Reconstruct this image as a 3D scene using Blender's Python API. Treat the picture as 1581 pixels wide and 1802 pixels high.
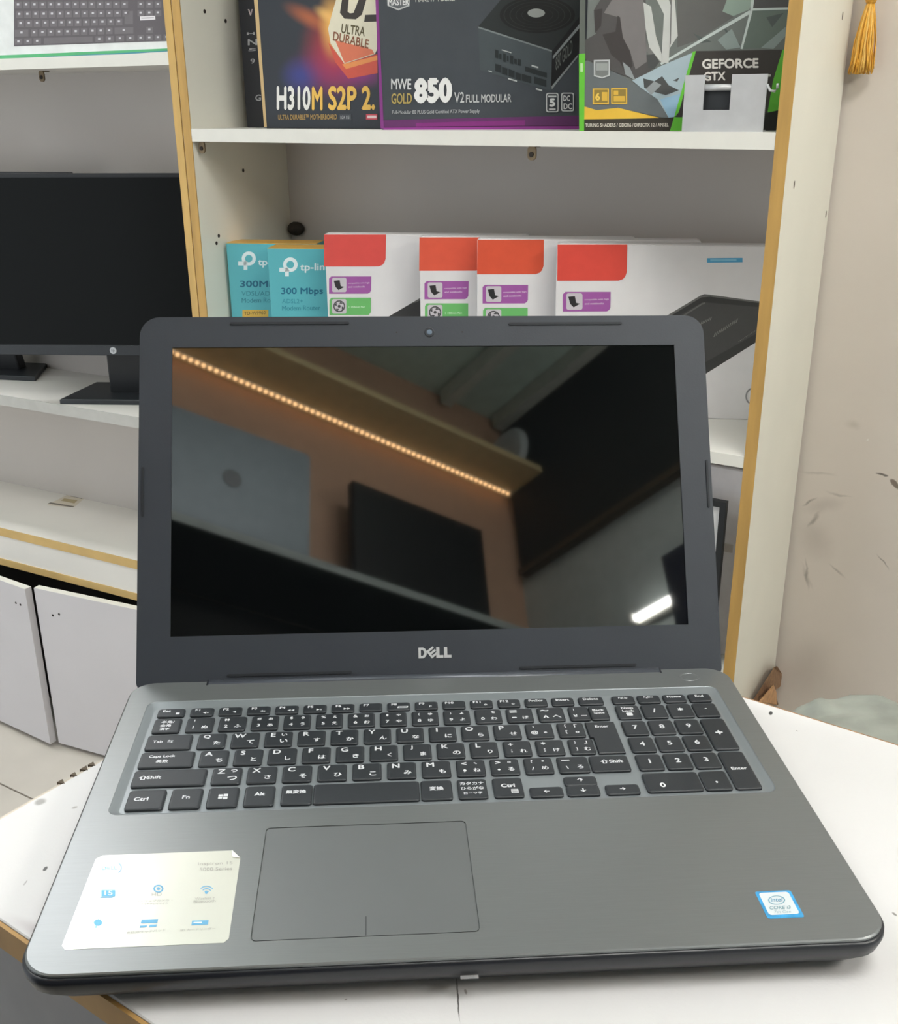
import bpy, bmesh, math, random
from mathutils import Vector, Matrix
random.seed(7)
for o in list(bpy.data.objects): bpy.data.objects.remove(o)
S = bpy.context.scene
C = S.collection

# ------------------------------------------------------------------ camera
CAM = Vector((1.36195234, -1.38146236, 1.38072))
AX = (Vector((0.85121816, 0.52476957, -0.00667383)), Vector((-0.18267641, 0.30818919, 0.93362131)), Vector((-0.49199286, 0.79349626, -0.35819926)))
F, CX, CY = 1861.4835, 790.5, 901.0
cd = bpy.data.cameras.new('camera'); cam = bpy.data.objects.new('camera', cd); C.objects.link(cam)
cd.sensor_fit = 'HORIZONTAL'; cd.sensor_width = 36.0; cd.lens = F / 1581 * 36.0; cd.clip_start = 0.01
cam.matrix_world = Matrix(((AX[0].x, AX[1].x, -AX[2].x, CAM.x), (AX[0].y, AX[1].y, -AX[2].y, CAM.y), (AX[0].z, AX[1].z, -AX[2].z, CAM.z), (0, 0, 0, 1)))
S.camera = cam
# ------------------------------------------------------------------ world, exposure
W = bpy.data.worlds.new('world'); S.world = W; W.use_nodes = True
W.node_tree.nodes['Background'].inputs[0].default_value = (.9, .95, 1, 1)
W.node_tree.nodes['Background'].inputs[1].default_value = 1.25
S.view_settings.view_transform = 'Standard'; S.view_settings.look = 'None'
S.view_settings.gamma = 1; S.view_settings.use_curve_mapping = False
S.view_settings.exposure = 0.16
PANEL_BACK, PANEL_AISLE, PANEL_LEFT, TUBE, ADDED_TUBE, LED = 23.0, 13.5, 6.0, 20.0, 110.0, 8.0      # radiance of the lamps of the room and of one added tube

# ------------------------------------------------------------------ pixel -> ray helpers
def ray(px): return AX[2] + AX[0] * ((px[0] - CX) / F) - AX[1] * ((px[1] - CY) / F)
def hit(px, P, n):
    d = ray(px); P = Vector(P); n = Vector(n)
    return CAM + d * ((P - CAM).dot(n) / d.dot(n))

# ------------------------------------------------------------------ materials
def lin(c):
    return tuple((v / 255 / 12.92 if v / 255 <= .04045 else ((v / 255 + .055) / 1.055) ** 2.4) for v in c) + (1,)
MATS = {}
def mat(name, rgb, rough=.5, metal=0, var=.06, scale=30, bump=0, bscale=200, spec=.5, coat=0, emit=0, ior=1.5, coat_rough=.05, stretch=None):
    if name in MATS: return MATS[name]
    m = bpy.data.materials.new(name); m.use_nodes = True; nt = m.node_tree; b = nt.nodes['Principled BSDF']
    b.inputs['Roughness'].default_value = rough; b.inputs['Metallic'].default_value = metal
    b.inputs['Specular IOR Level'].default_value = spec; b.inputs['IOR'].default_value = ior
    b.inputs['Coat Weight'].default_value = coat; b.inputs['Coat Roughness'].default_value = coat_rough
    col = lin(rgb)
    tc = nt.nodes.new('ShaderNodeTexCoord'); src = tc.outputs['Object']
    if stretch:
        mp = nt.nodes.new('ShaderNodeMapping'); mp.inputs['Scale'].default_value = stretch
        nt.links.new(src, mp.inputs[0]); src = mp.outputs[0]
    nz = nt.nodes.new('ShaderNodeTexNoise'); nz.inputs['Scale'].default_value = scale; nz.inputs['Detail'].default_value = 4
    nt.links.new(src, nz.inputs['Vector'])
    mr = nt.nodes.new('ShaderNodeMapRange'); mr.inputs['To Min'].default_value = 1 - var; mr.inputs['To Max'].default_value = 1 + var
    mr.inputs['From Min'].default_value = .3; mr.inputs['From Max'].default_value = .7
    nt.links.new(nz.outputs['Fac'], mr.inputs['Value'])
    mx = nt.nodes.new('ShaderNodeMix'); mx.data_type = 'RGBA'; mx.blend_type = 'MULTIPLY'; mx.inputs['Factor'].default_value = 1
    mx.inputs['A'].default_value = col; nt.links.new(mr.outputs[0], mx.inputs['B'])
    nt.links.new(mx.outputs['Result'], b.inputs['Base Color'])
    if bump:
        n2 = nt.nodes.new('ShaderNodeTexNoise'); n2.inputs['Scale'].default_value = bscale; nt.links.new(src, n2.inputs['Vector'])
        bp = nt.nodes.new('ShaderNodeBump'); bp.inputs['Strength'].default_value = bump; bp.inputs['Distance'].default_value = .001
        nt.links.new(n2.outputs['Fac'], bp.inputs['Height']); nt.links.new(bp.outputs[0], b.inputs['Normal'])
    if emit:
        b.inputs['Emission Color'].default_value = col; b.inputs['Emission Strength'].default_value = emit
    m['col_node'] = mx.name
    MATS[name] = m; return m
def blobs(m, items, noise=0, nscale=8):
    """stain a material: items = (centre, axis1, axis2, rgb, strength, softness); object space"""
    nt = m.node_tree; b = nt.nodes['Principled BSDF']; cur = b.inputs['Base Color'].links[0].from_socket
    tc = nt.nodes.new('ShaderNodeTexCoord'); src = tc.outputs['Object']
    if noise:
        nz = nt.nodes.new('ShaderNodeTexNoise'); nz.inputs['Scale'].default_value = nscale; nz.inputs['Detail'].default_value = 5
        nt.links.new(src, nz.inputs['Vector'])
        sb = nt.nodes.new('ShaderNodeVectorMath'); sb.operation = 'SUBTRACT'; sb.inputs[1].default_value = (.5, .5, .5); nt.links.new(nz.outputs['Color'], sb.inputs[0])
        sc = nt.nodes.new('ShaderNodeVectorMath'); sc.operation = 'SCALE'; sc.inputs['Scale'].default_value = noise; nt.links.new(sb.outputs[0], sc.inputs[0])
        ad = nt.nodes.new('ShaderNodeVectorMath'); nt.links.new(src, ad.inputs[0]); nt.links.new(sc.outputs[0], ad.inputs[1]); src = ad.outputs[0]
    for c, a1, a2, rgb, st, soft in items:
        a1, a2 = Vector(a1), Vector(a2)
        s = nt.nodes.new('ShaderNodeVectorMath'); s.operation = 'SUBTRACT'; s.inputs[1].default_value = c; nt.links.new(src, s.inputs[0])
        cb = nt.nodes.new('ShaderNodeCombineXYZ')
        for k, a in enumerate((a1, a2)):
            d = nt.nodes.new('ShaderNodeVectorMath'); d.operation = 'DOT_PRODUCT'; d.inputs[1].default_value = a / a.length_squared
            nt.links.new(s.outputs[0], d.inputs[0]); nt.links.new(d.outputs['Value'], cb.inputs[k])
        ln = nt.nodes.new('ShaderNodeVectorMath'); ln.operation = 'LENGTH'; nt.links.new(cb.outputs[0], ln.inputs[0])
        mr = nt.nodes.new('ShaderNodeMapRange'); mr.interpolation_type = 'SMOOTHSTEP'
        mr.inputs['From Min'].default_value = 1 - soft; mr.inputs['From Max'].default_value = 1
        mr.inputs['To Min'].default_value = st; mr.inputs['To Max'].default_value = 0
        nt.links.new(ln.outputs['Value'], mr.inputs['Value'])
        mx = nt.nodes.new('ShaderNodeMix'); mx.data_type = 'RGBA'; mx.inputs['B'].default_value = lin(rgb)
        nt.links.new(mr.outputs[0], mx.inputs['Factor']); nt.links.new(cur, mx.inputs['A']); cur = mx.outputs['Result']
    nt.links.new(cur, b.inputs['Base Color'])
def ink(rgb, rough=.45): return mat('ink_%d_%d_%d' % tuple(rgb), rgb, rough, var=.03, scale=60)

# ------------------------------------------------------------------ geometry helpers
def link(o, parent=None):
    C.objects.link(o)
    if parent: o.parent = parent
    return o
def obj(name, verts, faces, m, parent=None, smooth=False):
    me = bpy.data.meshes.new(name); me.from_pydata([tuple(v) for v in verts], [], faces); me.update()
    if m: me.materials.append(m)
    if smooth:
        for p in me.polygons: p.use_smooth = True
    return link(bpy.data.objects.new(name, me), parent)
def bm_obj(name, bm, m, parent=None, smooth=False):
    me = bpy.data.meshes.new(name); bm.normal_update(); bm.to_mesh(me); bm.free()
    if m: me.materials.append(m)
    if smooth:
        for p in me.polygons: p.use_smooth = True
    return link(bpy.data.objects.new(name, me), parent)
def box(name, lo, hi, m, parent=None, bev=0, seg=1):
    bm = bmesh.new(); bmesh.ops.create_cube(bm, size=1)
    for v in bm.verts: v.co = Vector([lo[i] + (hi[i] - lo[i]) * (v.co[i] + .5) for i in range(3)])
    if bev: bmesh.ops.bevel(bm, geom=bm.edges[:], offset=bev, segments=seg, affect='EDGES', profile=.5)
    return bm_obj(name, bm, m, parent)
def rr(cx, cy, w, h, r, n=6, rs=None):
    rs = rs or (r, r, r, r); pts = []
    for k, (sx, sy, a0) in enumerate(((1, 1, 0), (-1, 1, 90), (-1, -1, 180), (1, -1, 270))):
        q = max(rs[k], 1e-5)
        for i in range(n + 1):
            a = math.radians(a0 + 90 * i / n)
            pts.append((cx + sx * (w / 2 - q) + q * math.cos(a), cy + sy * (h / 2 - q) + q * math.sin(a)))
    return pts
def loft(loops, cap0=True, cap1=True):
    n = len(loops[0]); v = [p for l in loops for p in l]; f = []
    for k in range(len(loops) - 1):
        for i in range(n):
            j = (i + 1) % n; f.append((k * n + i, k * n + j, (k + 1) * n + j, (k + 1) * n + i))
    if cap0: f.append(tuple(range(n - 1, -1, -1)))
    if cap1: f.append(tuple(range((len(loops) - 1) * n, len(loops) * n)))
    return v, f
def prism(pts2, z0, z1): return loft([[(x, y, z0) for x, y in pts2], [(x, y, z1) for x, y in pts2]])
def tube(path, r, n=8, taper=None):
    path = [Vector(p) for p in path]; loops = []
    for i, p in enumerate(path):
        d = (path[min(i + 1, len(path) - 1)] - path[max(i - 1, 0)]).normalized()
        a = d.cross(Vector((0, 0, 1)) if abs(d.z) < .9 else Vector((1, 0, 0))).normalized(); b = d.cross(a)
        q = r * (taper[i] if taper else 1)
        loops.append([tuple(p + a * q * math.cos(2 * math.pi * k / n) + b * q * math.sin(2 * math.pi * k / n)) for k in range(n)])
    return loft(loops)
def cut(o, cutters):
    for c in cutters:
        md = o.modifiers.new('b', 'BOOLEAN'); md.operation = 'DIFFERENCE'; md.object = c; md.solver = 'EXACT'
    dg = bpy.context.evaluated_depsgraph_get(); dg.update()
    me = bpy.data.meshes.new_from_object(o.evaluated_get(dg)); o.modifiers.clear(); me.name = o.name; o.data = me
    for c in cutters: bpy.data.objects.remove(c)
def thing(name, label, cat, M=None, group=None, kind=None):
    o = bpy.data.objects.new(name, None); C.objects.link(o); o.empty_display_size = .02
    if M is not None: o.matrix_world = M
    o['label'] = label; o['category'] = cat
    if group: o['group'] = group
    if kind: o['kind'] = kind
    return o
def tag(o, label, cat, group=None, kind=None):
    o['label'] = label; o['category'] = cat
    if group: o['group'] = group
    if kind: o['kind'] = kind
    return o
def struct(o, label): o['kind'] = 'structure'; o['label'] = label; o['category'] = o.name.split('_')[0]; return o
def mrz(x, y, z, deg=0): return Matrix.Translation((x, y, z)) @ Matrix.Rotation(math.radians(deg), 4, 'Z')
# flat print: a face knows its plane and its thing's frame
class Face:
    def __init__(s, M, p, n, parent):
        s.Mi = M.inverted(); s.p = M @ Vector(p); s.nl = Vector(n).normalized(); s.n = (M.to_3x3() @ s.nl).normalized(); s.parent = parent; s.k = 0
    def at(s, px): return s.Mi @ hit(px, s.p, s.n)
    def polys(s, name, polys, m, layer=None):
        if layer is None: s.k += 1; layer = s.k
        v = []; f = []
        for P in polys:
            f.append(tuple(range(len(v), len(v) + len(P)))); v += [s.at(p) + s.nl * (.00004 + .00005 * layer) for p in P]
        o = obj(name, v, f, m, s.parent)
        for p in o.data.polygons:
            if p.normal.dot(s.nl) < 0: p.flip()
        return o
    def text(s, name, t, bl, br, h, m, bold=0, slant=0, layer=None):
        if layer is None: s.k += 1; layer = s.k
        vs, fs, (x0, y0, x1, y1) = glyphs(t, bold); v = []
        for x, y, dz in vs:
            u = (x - x0) / max(x1 - x0, 1e-6); w = (y - y0) / max(y1 - y0, 1e-6)
            v.append(s.at((bl[0] + (br[0] - bl[0]) * u + slant * w, bl[1] + (br[1] - bl[1]) * u - h * w)) + s.nl * (.00004 + .00005 * layer + dz))
        o = obj(name, v, fs, m, s.parent)
        for p in o.data.polygons:
            if p.normal.dot(s.nl) < 0: p.flip()
        return o
GL = {}
def glyphs(t, bold=0):
    if (t, bold) in GL: return GL[(t, bold)]
    if bold:        # heavier strokes: shifted copies of the outline
        vs, fs, bb = glyphs(t); V, Q = [], []
        for dx, dy in ((-1, 0), (1, 0), (0, -1), (0, 1)):
            k = len(V); V += [(x + dx * bold, y + dy * bold, len(V) / len(vs) * 1.0e-5) for x, y, _ in vs]; Q += [tuple(i + k for i in q) for q in fs]
        GL[(t, bold)] = (V, Q, (bb[0] - bold, bb[1] - bold, bb[2] + bold, bb[3] + bold)); return GL[(t, bold)]
    c = bpy.data.curves.new('glyphs', 'FONT'); c.body = t; c.resolution_u = 3; c.align_x = 'LEFT'
    o = bpy.data.objects.new('glyphs', c); C.objects.link(o)
    dg = bpy.context.evaluated_depsgraph_get(); dg.update()
    me = bpy.data.meshes.new_from_object(o.evaluated_get(dg))
    vs = [(v.co.x, v.co.y, 0.0) for v in me.vertices]; fs = [tuple(p.vertices) for p in me.polygons]
    bpy.data.objects.remove(o); bpy.data.curves.remove(c); bpy.data.meshes.remove(me)
    xs = [v[0] for v in vs] or [0]; ys = [v[1] for v in vs] or [0]
    GL[(t, bold)] = (vs, fs, (min(xs), min(ys), max(xs), max(ys))); return GL[(t, bold)]
def crop(ox, oy, s): return lambda *p: [(ox + x / s, oy + y / s) for x, y in p]
def rect(x0, y0, x1, y1): return [(x0, y0), (x1, y0), (x1, y1), (x0, y1)]
def ell(cx, cy, rx, ry, n=24, a0=0, a1=360): return [(cx + rx * math.cos(math.radians(a0 + (a1 - a0) * i / n)), cy + ry * math.sin(math.radians(a0 + (a1 - a0) * i / n))) for i in range(n)]
def ring(cx, cy, rx, ry, q, n=24):
    a = ell(cx, cy, rx, ry, n); b = ell(cx, cy, rx * q, ry * q, n)
    return [[a[i], a[(i + 1) % n], b[(i + 1) % n], b[i]] for i in range(n)]
def frame_polys(x0, y0, x1, y1, t): return [rect(x0, y0, x1, y0 + t), rect(x0, y1 - t, x1, y1), rect(x0, y0 + t, x0 + t, y1 - t), rect(x1 - t, y0 + t, x1, y1 - t)]

# ------------------------------------------------------------------ shared materials
M_white = mat('white_laminate', (226, 223, 217), .45, var=.03, scale=6)
M_edgew = mat('white_edge_banding', (232, 230, 222), .5, var=.02)
M_cream = mat('cream_laminate', (234, 231, 219), .5, var=.03, scale=5)
M_gold = mat('gold_edge_banding', (194, 154, 86), .45, var=.14, scale=9, stretch=(6, 6, .8), metal=.12)
M_goldp = mat('pale_gold_edge', (205, 172, 110), .5, var=.08, scale=20)
M_back = mat('grey_back_board', (198, 192, 186), .6, var=.03, scale=4)
M_hole = mat('dark_hole', (40, 34, 30), .8)
M_brass = mat('aged_brass_bracket', (120, 104, 80), .5, metal=.3, var=.2, scale=60)
M_black = mat('black_plastic', (24, 27, 30), .45, var=.05)
M_dark = mat('interior_shade', (34, 30, 28), .9)  # near-black colour for the shade inside the base cabinet

# ------------------------------------------------------------------ room shell
X0, X1, Y0, Y1, H = -2.3, 2.42, -2.15, .262, 2.75
XE = .25          # left of this the street side of the shop is open to daylight
fl = box('floor', (X0, Y0, -.06), (X1, Y1, -.006), mat('floor_grout', (112, 98, 84), .9)); struct(fl, 'pale tiled shop floor with dark grout joints')
M_tile = mat('pale_floor_tile', (205, 198, 188), .4, var=.08, scale=5)
ty = [-2.04, -1.44, -.84, -.24, .36]; tx = [-2.75, -2.15, -1.55, -.95, -.35, .25, .85, 1.45, 2.05, 2.65]
for i in range(len(tx) - 1):
    for j in range(-1, len(ty) - 1):
        a0, a1 = max(tx[i], X0) + .002, min(tx[i + 1], X1) - .002; b0, b1 = max(ty[j] if j >= 0 else Y0, Y0) + .002, min(ty[j + 1], Y1) - .002
        if b1 - b0 > .02: box('tile', (a0, b0, -.007), (a1, b1, 0), M_tile, fl, .001)
struct(box('ceiling', (X0, Y0, H), (X1, Y1, H + .06), mat('grey_ceiling_paint', (192, 214, 208), .8)), 'plain grey ceiling of the shop, seen reflected in the laptop screen')
M_wall = mat('stained_beige_wall', (218, 209, 200), .75, var=.035, scale=5, bump=.25, bscale=60)
wb = box('wall_back', (X0, Y1, 0), (X1, Y1 + .08, H), M_wall); struct(wb, 'beige painted wall with dark scuffs beside the shelving')
def wp(x, y): return hit((x, y), (0, Y1, 0), (0, 1, 0))
def st(x0, y0, x1, y1, w, rgb, s, soft=.9):
    a, b = wp(x0, y0), wp(x1, y1); d = (b - a) / 2; n = Vector((0, 1, 0)).cross(d).normalized() * w
    return (tuple((a + b) / 2), tuple(d), tuple(n), rgb, s * (.55 if soft == 1 else .9), soft)
blobs(M_wall, [st(1395, 950, 1480, 950, .05, (150, 140, 132), .5, 1), st(1400, 900, 1500, 880, .018, (150, 141, 134), .45, 1), st(1400, 830, 1480, 838, .004, (120, 113, 106), .5, 1),
      st(1450, 865, 1505, 876, .003, (112, 104, 98), .6, 1), st(1452, 985, 1492, 1024, .003, (104, 96, 88), .7, 1), st(1408, 985, 1432, 1042, .004, (116, 107, 99), .5, 1), st(1416, 975, 1424, 1045, .003, (96, 88, 80), .45),
      st(1420, 935, 1448, 895, .005, (120, 112, 104), .6), st(1538, 970, 1568, 1008, .0016, (110, 102, 94), .7), st(1538, 836, 1560, 837, .0025, (80, 72, 66), .9, .4), st(1560, 842, 1584, 858, .005, (96, 78, 62), .9, .4),
      st(1380, 1150, 1480, 1190, .08, (158, 150, 142), .4, 1), st(1480, 740, 1520, 752, .012, (160, 150, 136), .5, 1), st(1496, 148, 1512, 140, .012, (150, 142, 138), .4, 1), st(1410, 890, 1440, 876, .003, (110, 104, 98), .6),
      st(1522, 773, 1526, 775, .003, (235, 232, 226), .8, .4)], noise=.02, nscale=26)
struct(box('wall_left', (X0 - .08, Y0, 0), (X0, Y1, H), mat('white_wall_paint', (205, 205, 200), .8)), 'plain white side wall of the shop')
M_peach = mat('peach_wall_paint', (208, 172, 146), .6, var=.03)
wf = box('wall_front', (XE, Y0 - .08, 0), (X1, Y0, H), M_peach); struct(wf, 'peach wall lit by a warm strip, seen reflected in the laptop screen')
box('lower_panel', (XE, Y0, 0), (X1, Y0 + .012, 1.85), mat('black_wall_panel', (20, 24, 24), .6), wf)
wr = box('wall_right', (X1, Y0, 0), (X1 + .08, Y1, H), mat('grey_wall_paint', (184, 194, 192), .7)); struct(wr, 'grey side wall below a dark loft, seen reflected in the laptop screen')
box('loft_panel', (X1 - .02, Y0 + .02, 2.21), (X1, Y1, H), mat('dark_loft_panel', (16, 20, 19), .7), wr)
box('loft_trim', (X1 - .03, Y0 + .02, 2.195), (X1 - .001, Y1, 2.212), mat('brown_loft_trim', (70, 58, 40), .6), wr)
for k, xx in enumerate((2.36, 2.16)):
    struct(box('trim_%d' % (k + 1), (xx, Y0 + .02, 2.70), (xx + .035, Y1 - .02, 2.749), mat('ceiling_batten', (196, 204, 198), .7)), ('pale ceiling batten nearest the dark loft' if k == 0 else 'pale ceiling batten further from the dark loft'))

# ------------------------------------------------------------------ lamps of the room, plus one added tube on the right wall
def panel_light(name, label, lo, hi, power, rgb):
    t = thing(name, label, 'light', Matrix.Translation(((lo[0] + hi[0]) / 2, (lo[1] + hi[1]) / 2, H - .04)), 'ceiling lights')
    w, d = hi[0] - lo[0], hi[1] - lo[1]
    v, f = loft([[(x, y, z) for x, y in rr(0, 0, w * q, d * q, .01, 2)] for z, q in ((.04, 1), (.0, 1), (.0, .95), (.012, .95))], True, True)
    obj('housing', v, f, M_edgew, t)
    box('diffuser', (-w * .47, -d * .47, .002), (w * .47, d * .47, .01), mat('diffuser_' + name, rgb, .6, emit=power), t)
    return t
panel_light('panel_light', 'bright ceiling panel mirrored in the white sticker on the laptop palm rest', (-1.2, -.34), (-.50, .22), PANEL_BACK, (250, 252, 255))
panel_light('ceiling_light', 'ceiling panel above the counter lighting the white table top', (1.25, -1.15), (2.2, -.65), PANEL_AISLE, (255, 253, 250))
panel_light('aisle_light', 'ceiling panel above the aisle lighting the left cabinet', (-.9, -1.5), (.3, -1.1), PANEL_LEFT, (255, 253, 250))
t = thing('tube_light', 'bright white tube light on the grey wall, mirrored low in the screen', 'light', Matrix.Translation((X1, -1.5, 1.89)))
v, f = tube([(-.030, y, 0) for y in (-.265, -.135)], .0075, 10); obj('tube', v, f, mat('tube_glow', (255, 255, 250), .5, emit=TUBE), t)
box('backplate', (-.02, -.28, -.014), (0, -.125, .014), M_edgew, t, .003); box('end_cap', (-.042, -.275, -.011), (-.018, -.265, .011), M_edgew, t); box('end_cap', (-.042, -.135, -.011), (-.018, -.125, .011), M_edgew, t)

t = thing('added_tube_light', 'unseen long tube light added on the right wall to brighten the cream side panel', 'light', Matrix.Translation((X1, -.75, 2.0)))  # extra tube out of view, added to brighten the cream panel and back wall
v, f = tube([(-.045, y, 0) for y in (-.3, .3)], .019, 12); obj('tube', v, f, mat('added_tube_glow', (255, 250, 242), .5, emit=ADDED_TUBE), t)
box('backplate', (-.022, -.32, -.02), (0, .32, .02), M_edgew, t, .003); box('end_cap', (-.066, -.32, -.022), (-.02, -.3, .022), M_edgew, t); box('end_cap', (-.066, .3, -.022), (-.02, .32, .022), M_edgew, t)

# ------------------------------------------------------------------ opposite side of the shop (seen in the screen's reflection)
ws = thing('wall_shelf', 'long dark wall shelf holding a laptop and monitor in the screen reflection', 'shelf', Matrix.Translation((1.2, Y0, 1.85)))
box('board', (-.9, .012, 0), (1.21, .235, .018), mat('dark_shelf_board', (28, 32, 32), .5), ws, .001)
box('edge_band', (-.9, .235, 0), (1.21, .24, .018), mat('grey_shelf_edge', (150, 160, 158), .5), ws)
sf = thing('soffit_shelf', 'pale upper ledge above the warm strip in the screen reflection', 'shelf', Matrix.Translation((1.2, Y0, 2.47)))
box('board', (-.9, 0, 0), (1.21, .15, .02), mat('cream_ledge', (214, 196, 150), .6), sf, .001)
ls = thing('led_strip', 'warm glowing light strip under the ledge in the screen reflection', 'light', Matrix.Translation((1.2, Y0 + .025, 2.462)))
box('strip', (-.88, -.006, .003), (1.19, .006, .0075), M_edgew, ls)
bm = bmesh.new()
for i in range(123):
    bmesh.ops.create_cube(bm, size=.0065, matrix=Matrix.Translation((-.87 + i * .0168, 0, 0)))
o = bm_obj('led_bead', bm, mat('warm_led', (255, 205, 146), .5, emit=LED), ls); o['kind'] = 'stuff'
# laptop on that shelf, lid seen from behind
Ml = mrz(1.44, Y0 + .165, 1.868, 2)
t = thing('shelf_laptop', 'grey laptop lid standing on the shelf in the screen reflection', 'laptop', Ml)
v, f = loft([[(x, y + .0, z) for x, z in rr(0, .165, .37, .30, .012, 4)] for y in (-.006, .004)]); obj('lid', v, f, mat('grey_laptop_lid', (120, 132, 138), .4, metal=.3), t)
box('base', (-.185, -.12, .001), (.185, -.01, .018), mat('dark_laptop_base', (40, 44, 48), .5), t, .003)
v, f = loft([[(x, y, z) for x, z in ell(0, .18, .022, .022)] for y in (.0035, .0052)]); obj('round_emblem', v, f, mat('dark_emblem', (70, 78, 84), .3), t)
t = thing('shelf_monitor', 'black monitor standing near the corner in the screen reflection', 'monitor', mrz(2.01, Y0 + .07, 1.868))
box('panel', (-.205, -.015, .045), (.205, .01, .38), mat('black_screen_panel', (10, 11, 12), .5), t, .003); box('neck', (-.03, -.02, .01), (.03, -.008, .1), M_black, t); box('foot', (-.1, -.05, 0), (.1, .06, .01), M_black, t, .002)
tag(box('wall_banner', (X1 - .08, -1.622, 1.74), (X1 - .002, -1.40, 1.967), mat('navy_board', (22, 30, 52), .5), None, .001), 'small navy board beside the tube light in the screen reflection', 'board')
t = thing('wall_fan', 'round white wall fan near the corner in the screen reflection', 'fan', Matrix.Translation((X1 - .05, -2.08, 2.56)))
v, f = loft([[(dx, r * math.cos(a), r * math.sin(a)) for a in [2 * math.pi * k / 24 for k in range(24)]] for dx, r in ((-.01, .02), (-.03, .07), (-.015, .085), (0.0, .06), (.02, .03))], True, True); obj('guard', v, f, mat('pale_fan_guard', (190, 200, 205), .4), t, True)
box('arm', (0.0, -.015, -.015), (.03, .015, .015), M_black, t)

# ------------------------------------------------------------------ main shelving unit (front plane y = 0, inner x 0..0.981)
Z1, Z2 = 1.3481, .9310
su = thing('shelving_unit', 'white laminate shelving unit with gold edge banding beside the beige wall', 'shelf', Matrix.Translation((0, 0, 0)))
BZ, TZ, DP = .496, 2.35, .241
for nm, x0, x1, mm in (('left', -.0175, 0, M_cream), ('right', .981, .9975, M_cream)):
    box('side_panel', (x0, .0012, BZ), (x1, DP + .012, TZ), mm, su)
    box('edge_band', (x0, -.0006, BZ), (x1, .0012, TZ), M_gold, su)
box('back_panel', (.0002, DP + .003, BZ), (.9808, DP + .012, TZ), M_back, su)
for z, th in ((Z1, .0203), (Z2, .0165), (.60, .0165), (1.80, .02), (2.34, .02)):
    s_ = box('shelf', (.0003, .0014, z - th), (.9807, DP + .003, z), M_white, su)
    box('front_edge', (.0003, 0, z - th), (.9807, .0014, z), M_edgew, s_)
box('base', (-.0175, .0, 0), (.9975, DP + .012, BZ), M_cream, su)
def pin(name, P, parent, nrm='y'):
    # small rounded plate with a screw, hanging under a shelf
    v, f = loft([[(P[0] + x, P[1] + y, P[2] + z) for x, z in rr(0, -.009, .013, .02, .006, 4)] for y in (-.003, 0)]); o = obj(name, v, f, M_brass, parent)
    v, f = loft([[(P[0] + x, P[1] + y, P[2] + z) for x, z in ell(0, -.011, .0035, .0035, 10)] for y in (-.0045, -.003)]); obj('screw', v, f, M_hole, o)
    box('flange', (P[0] - .0065, P[1], P[2] - .0015), (P[0] + .0065, P[1] + .012, P[2] - .0001), M_brass, o)
pin('shelf_bracket', (.012, .012, Z1 - .0204), su); pin('shelf_bracket', (.640, .012, Z1 - .0204), su)
for px in ((428, 300), (385, 415), (381, 428), (397, 37), (360, 20)):
    p = hit(px, (0, 0, 0), (1, 0, 0)); v, f = loft([[(x, p.y + a, p.z + b) for a, b in ell(0, 0, .0028, .0034, 10)] for x in (.0002, .0006)]); obj('screw_hole', v, f, M_hole, su)
for px in ((1398, 325), (1454, 377), (1483, 28)):
    p = hit(px, (.9975, 0, 0), (1, 0, 0)); v, f = loft([[(x, p.y + a, p.z + b) for a, b in ell(0, 0, .0018, .005, 8)] for x in (.9976, .998)]); obj('chip_mark', v, f, mat('chip_brown', (96, 84, 70), .8), su)
# broken chipboard corner under the right side panel
def cp(px, x): return hit(px, (x, 0, 0), (1, 0, 0))
bp_ = [(1325, 1233), (1362, 1175), (1368, 1172), (1377, 1186), (1374, 1208), (1363, 1216), (1371, 1241), (1350, 1238)]
ch = thing('chipboard_shard', 'torn brown chipboard scrap at the foot of the right side panel', 'scrap', Matrix.Translation(cp((1350, 1215), 1.004)))
iv = ch.matrix_world.inverted()
l0 = [iv @ cp(p, .9985) for p in bp_]; l1 = [iv @ cp(p, 1.008 + .004 * (i % 3)) for i, p in enumerate(bp_)]
v, f = loft([l0, l1]); obj('torn_board', v, f, mat('torn_chipboard', (139, 107, 79), .9, var=.35, scale=120, bump=.8, bscale=300), ch)
l2 = [iv @ cp(p, 1.021) for p in ((1334, 1236), (1362, 1204), (1367, 1218), (1368, 1241))]; l3 = [iv @ cp(p, 1.026) for p in ((1340, 1235), (1362, 1208), (1365, 1218), (1366, 1239))]
v, f = loft([l2, l3]); obj('torn_flap', v, f, mat('pale_chipboard', (190, 146, 104), .9, var=.2, scale=90), ch)

# ------------------------------------------------------------------ left display cabinet (its own frame, turned 3.7 degrees)
LA = .065; MLc = Matrix.Translation((-.0362, 0, 0)) @ Matrix.Rotation(LA, 4, 'Z')
lc = thing('display_cabinet', 'white open display cabinet with gold trim and two ajar doors', 'cabinet', MLc)
LW, LD = -1.5, .232
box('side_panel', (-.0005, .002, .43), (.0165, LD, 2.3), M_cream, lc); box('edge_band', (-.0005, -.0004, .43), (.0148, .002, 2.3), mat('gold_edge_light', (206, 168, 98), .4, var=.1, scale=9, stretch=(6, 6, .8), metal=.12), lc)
box('side_panel', (LW - .017, .002, .43), (LW, LD, 2.3), M_cream, lc); box('edge_band', (LW - .017, .0, .43), (LW, .002, 2.3), M_gold, lc)
box('back_panel', (LW, LD - .008, .0), (-.0006, LD, 2.3), M_back, lc)
box('back_batten', (LW, LD - .013, 1.600), (-.0006, LD - .008, 1.616), M_back, lc, .001)
zA, zB, zC, zD = 1.467, .8195, .5055, .428
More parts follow.
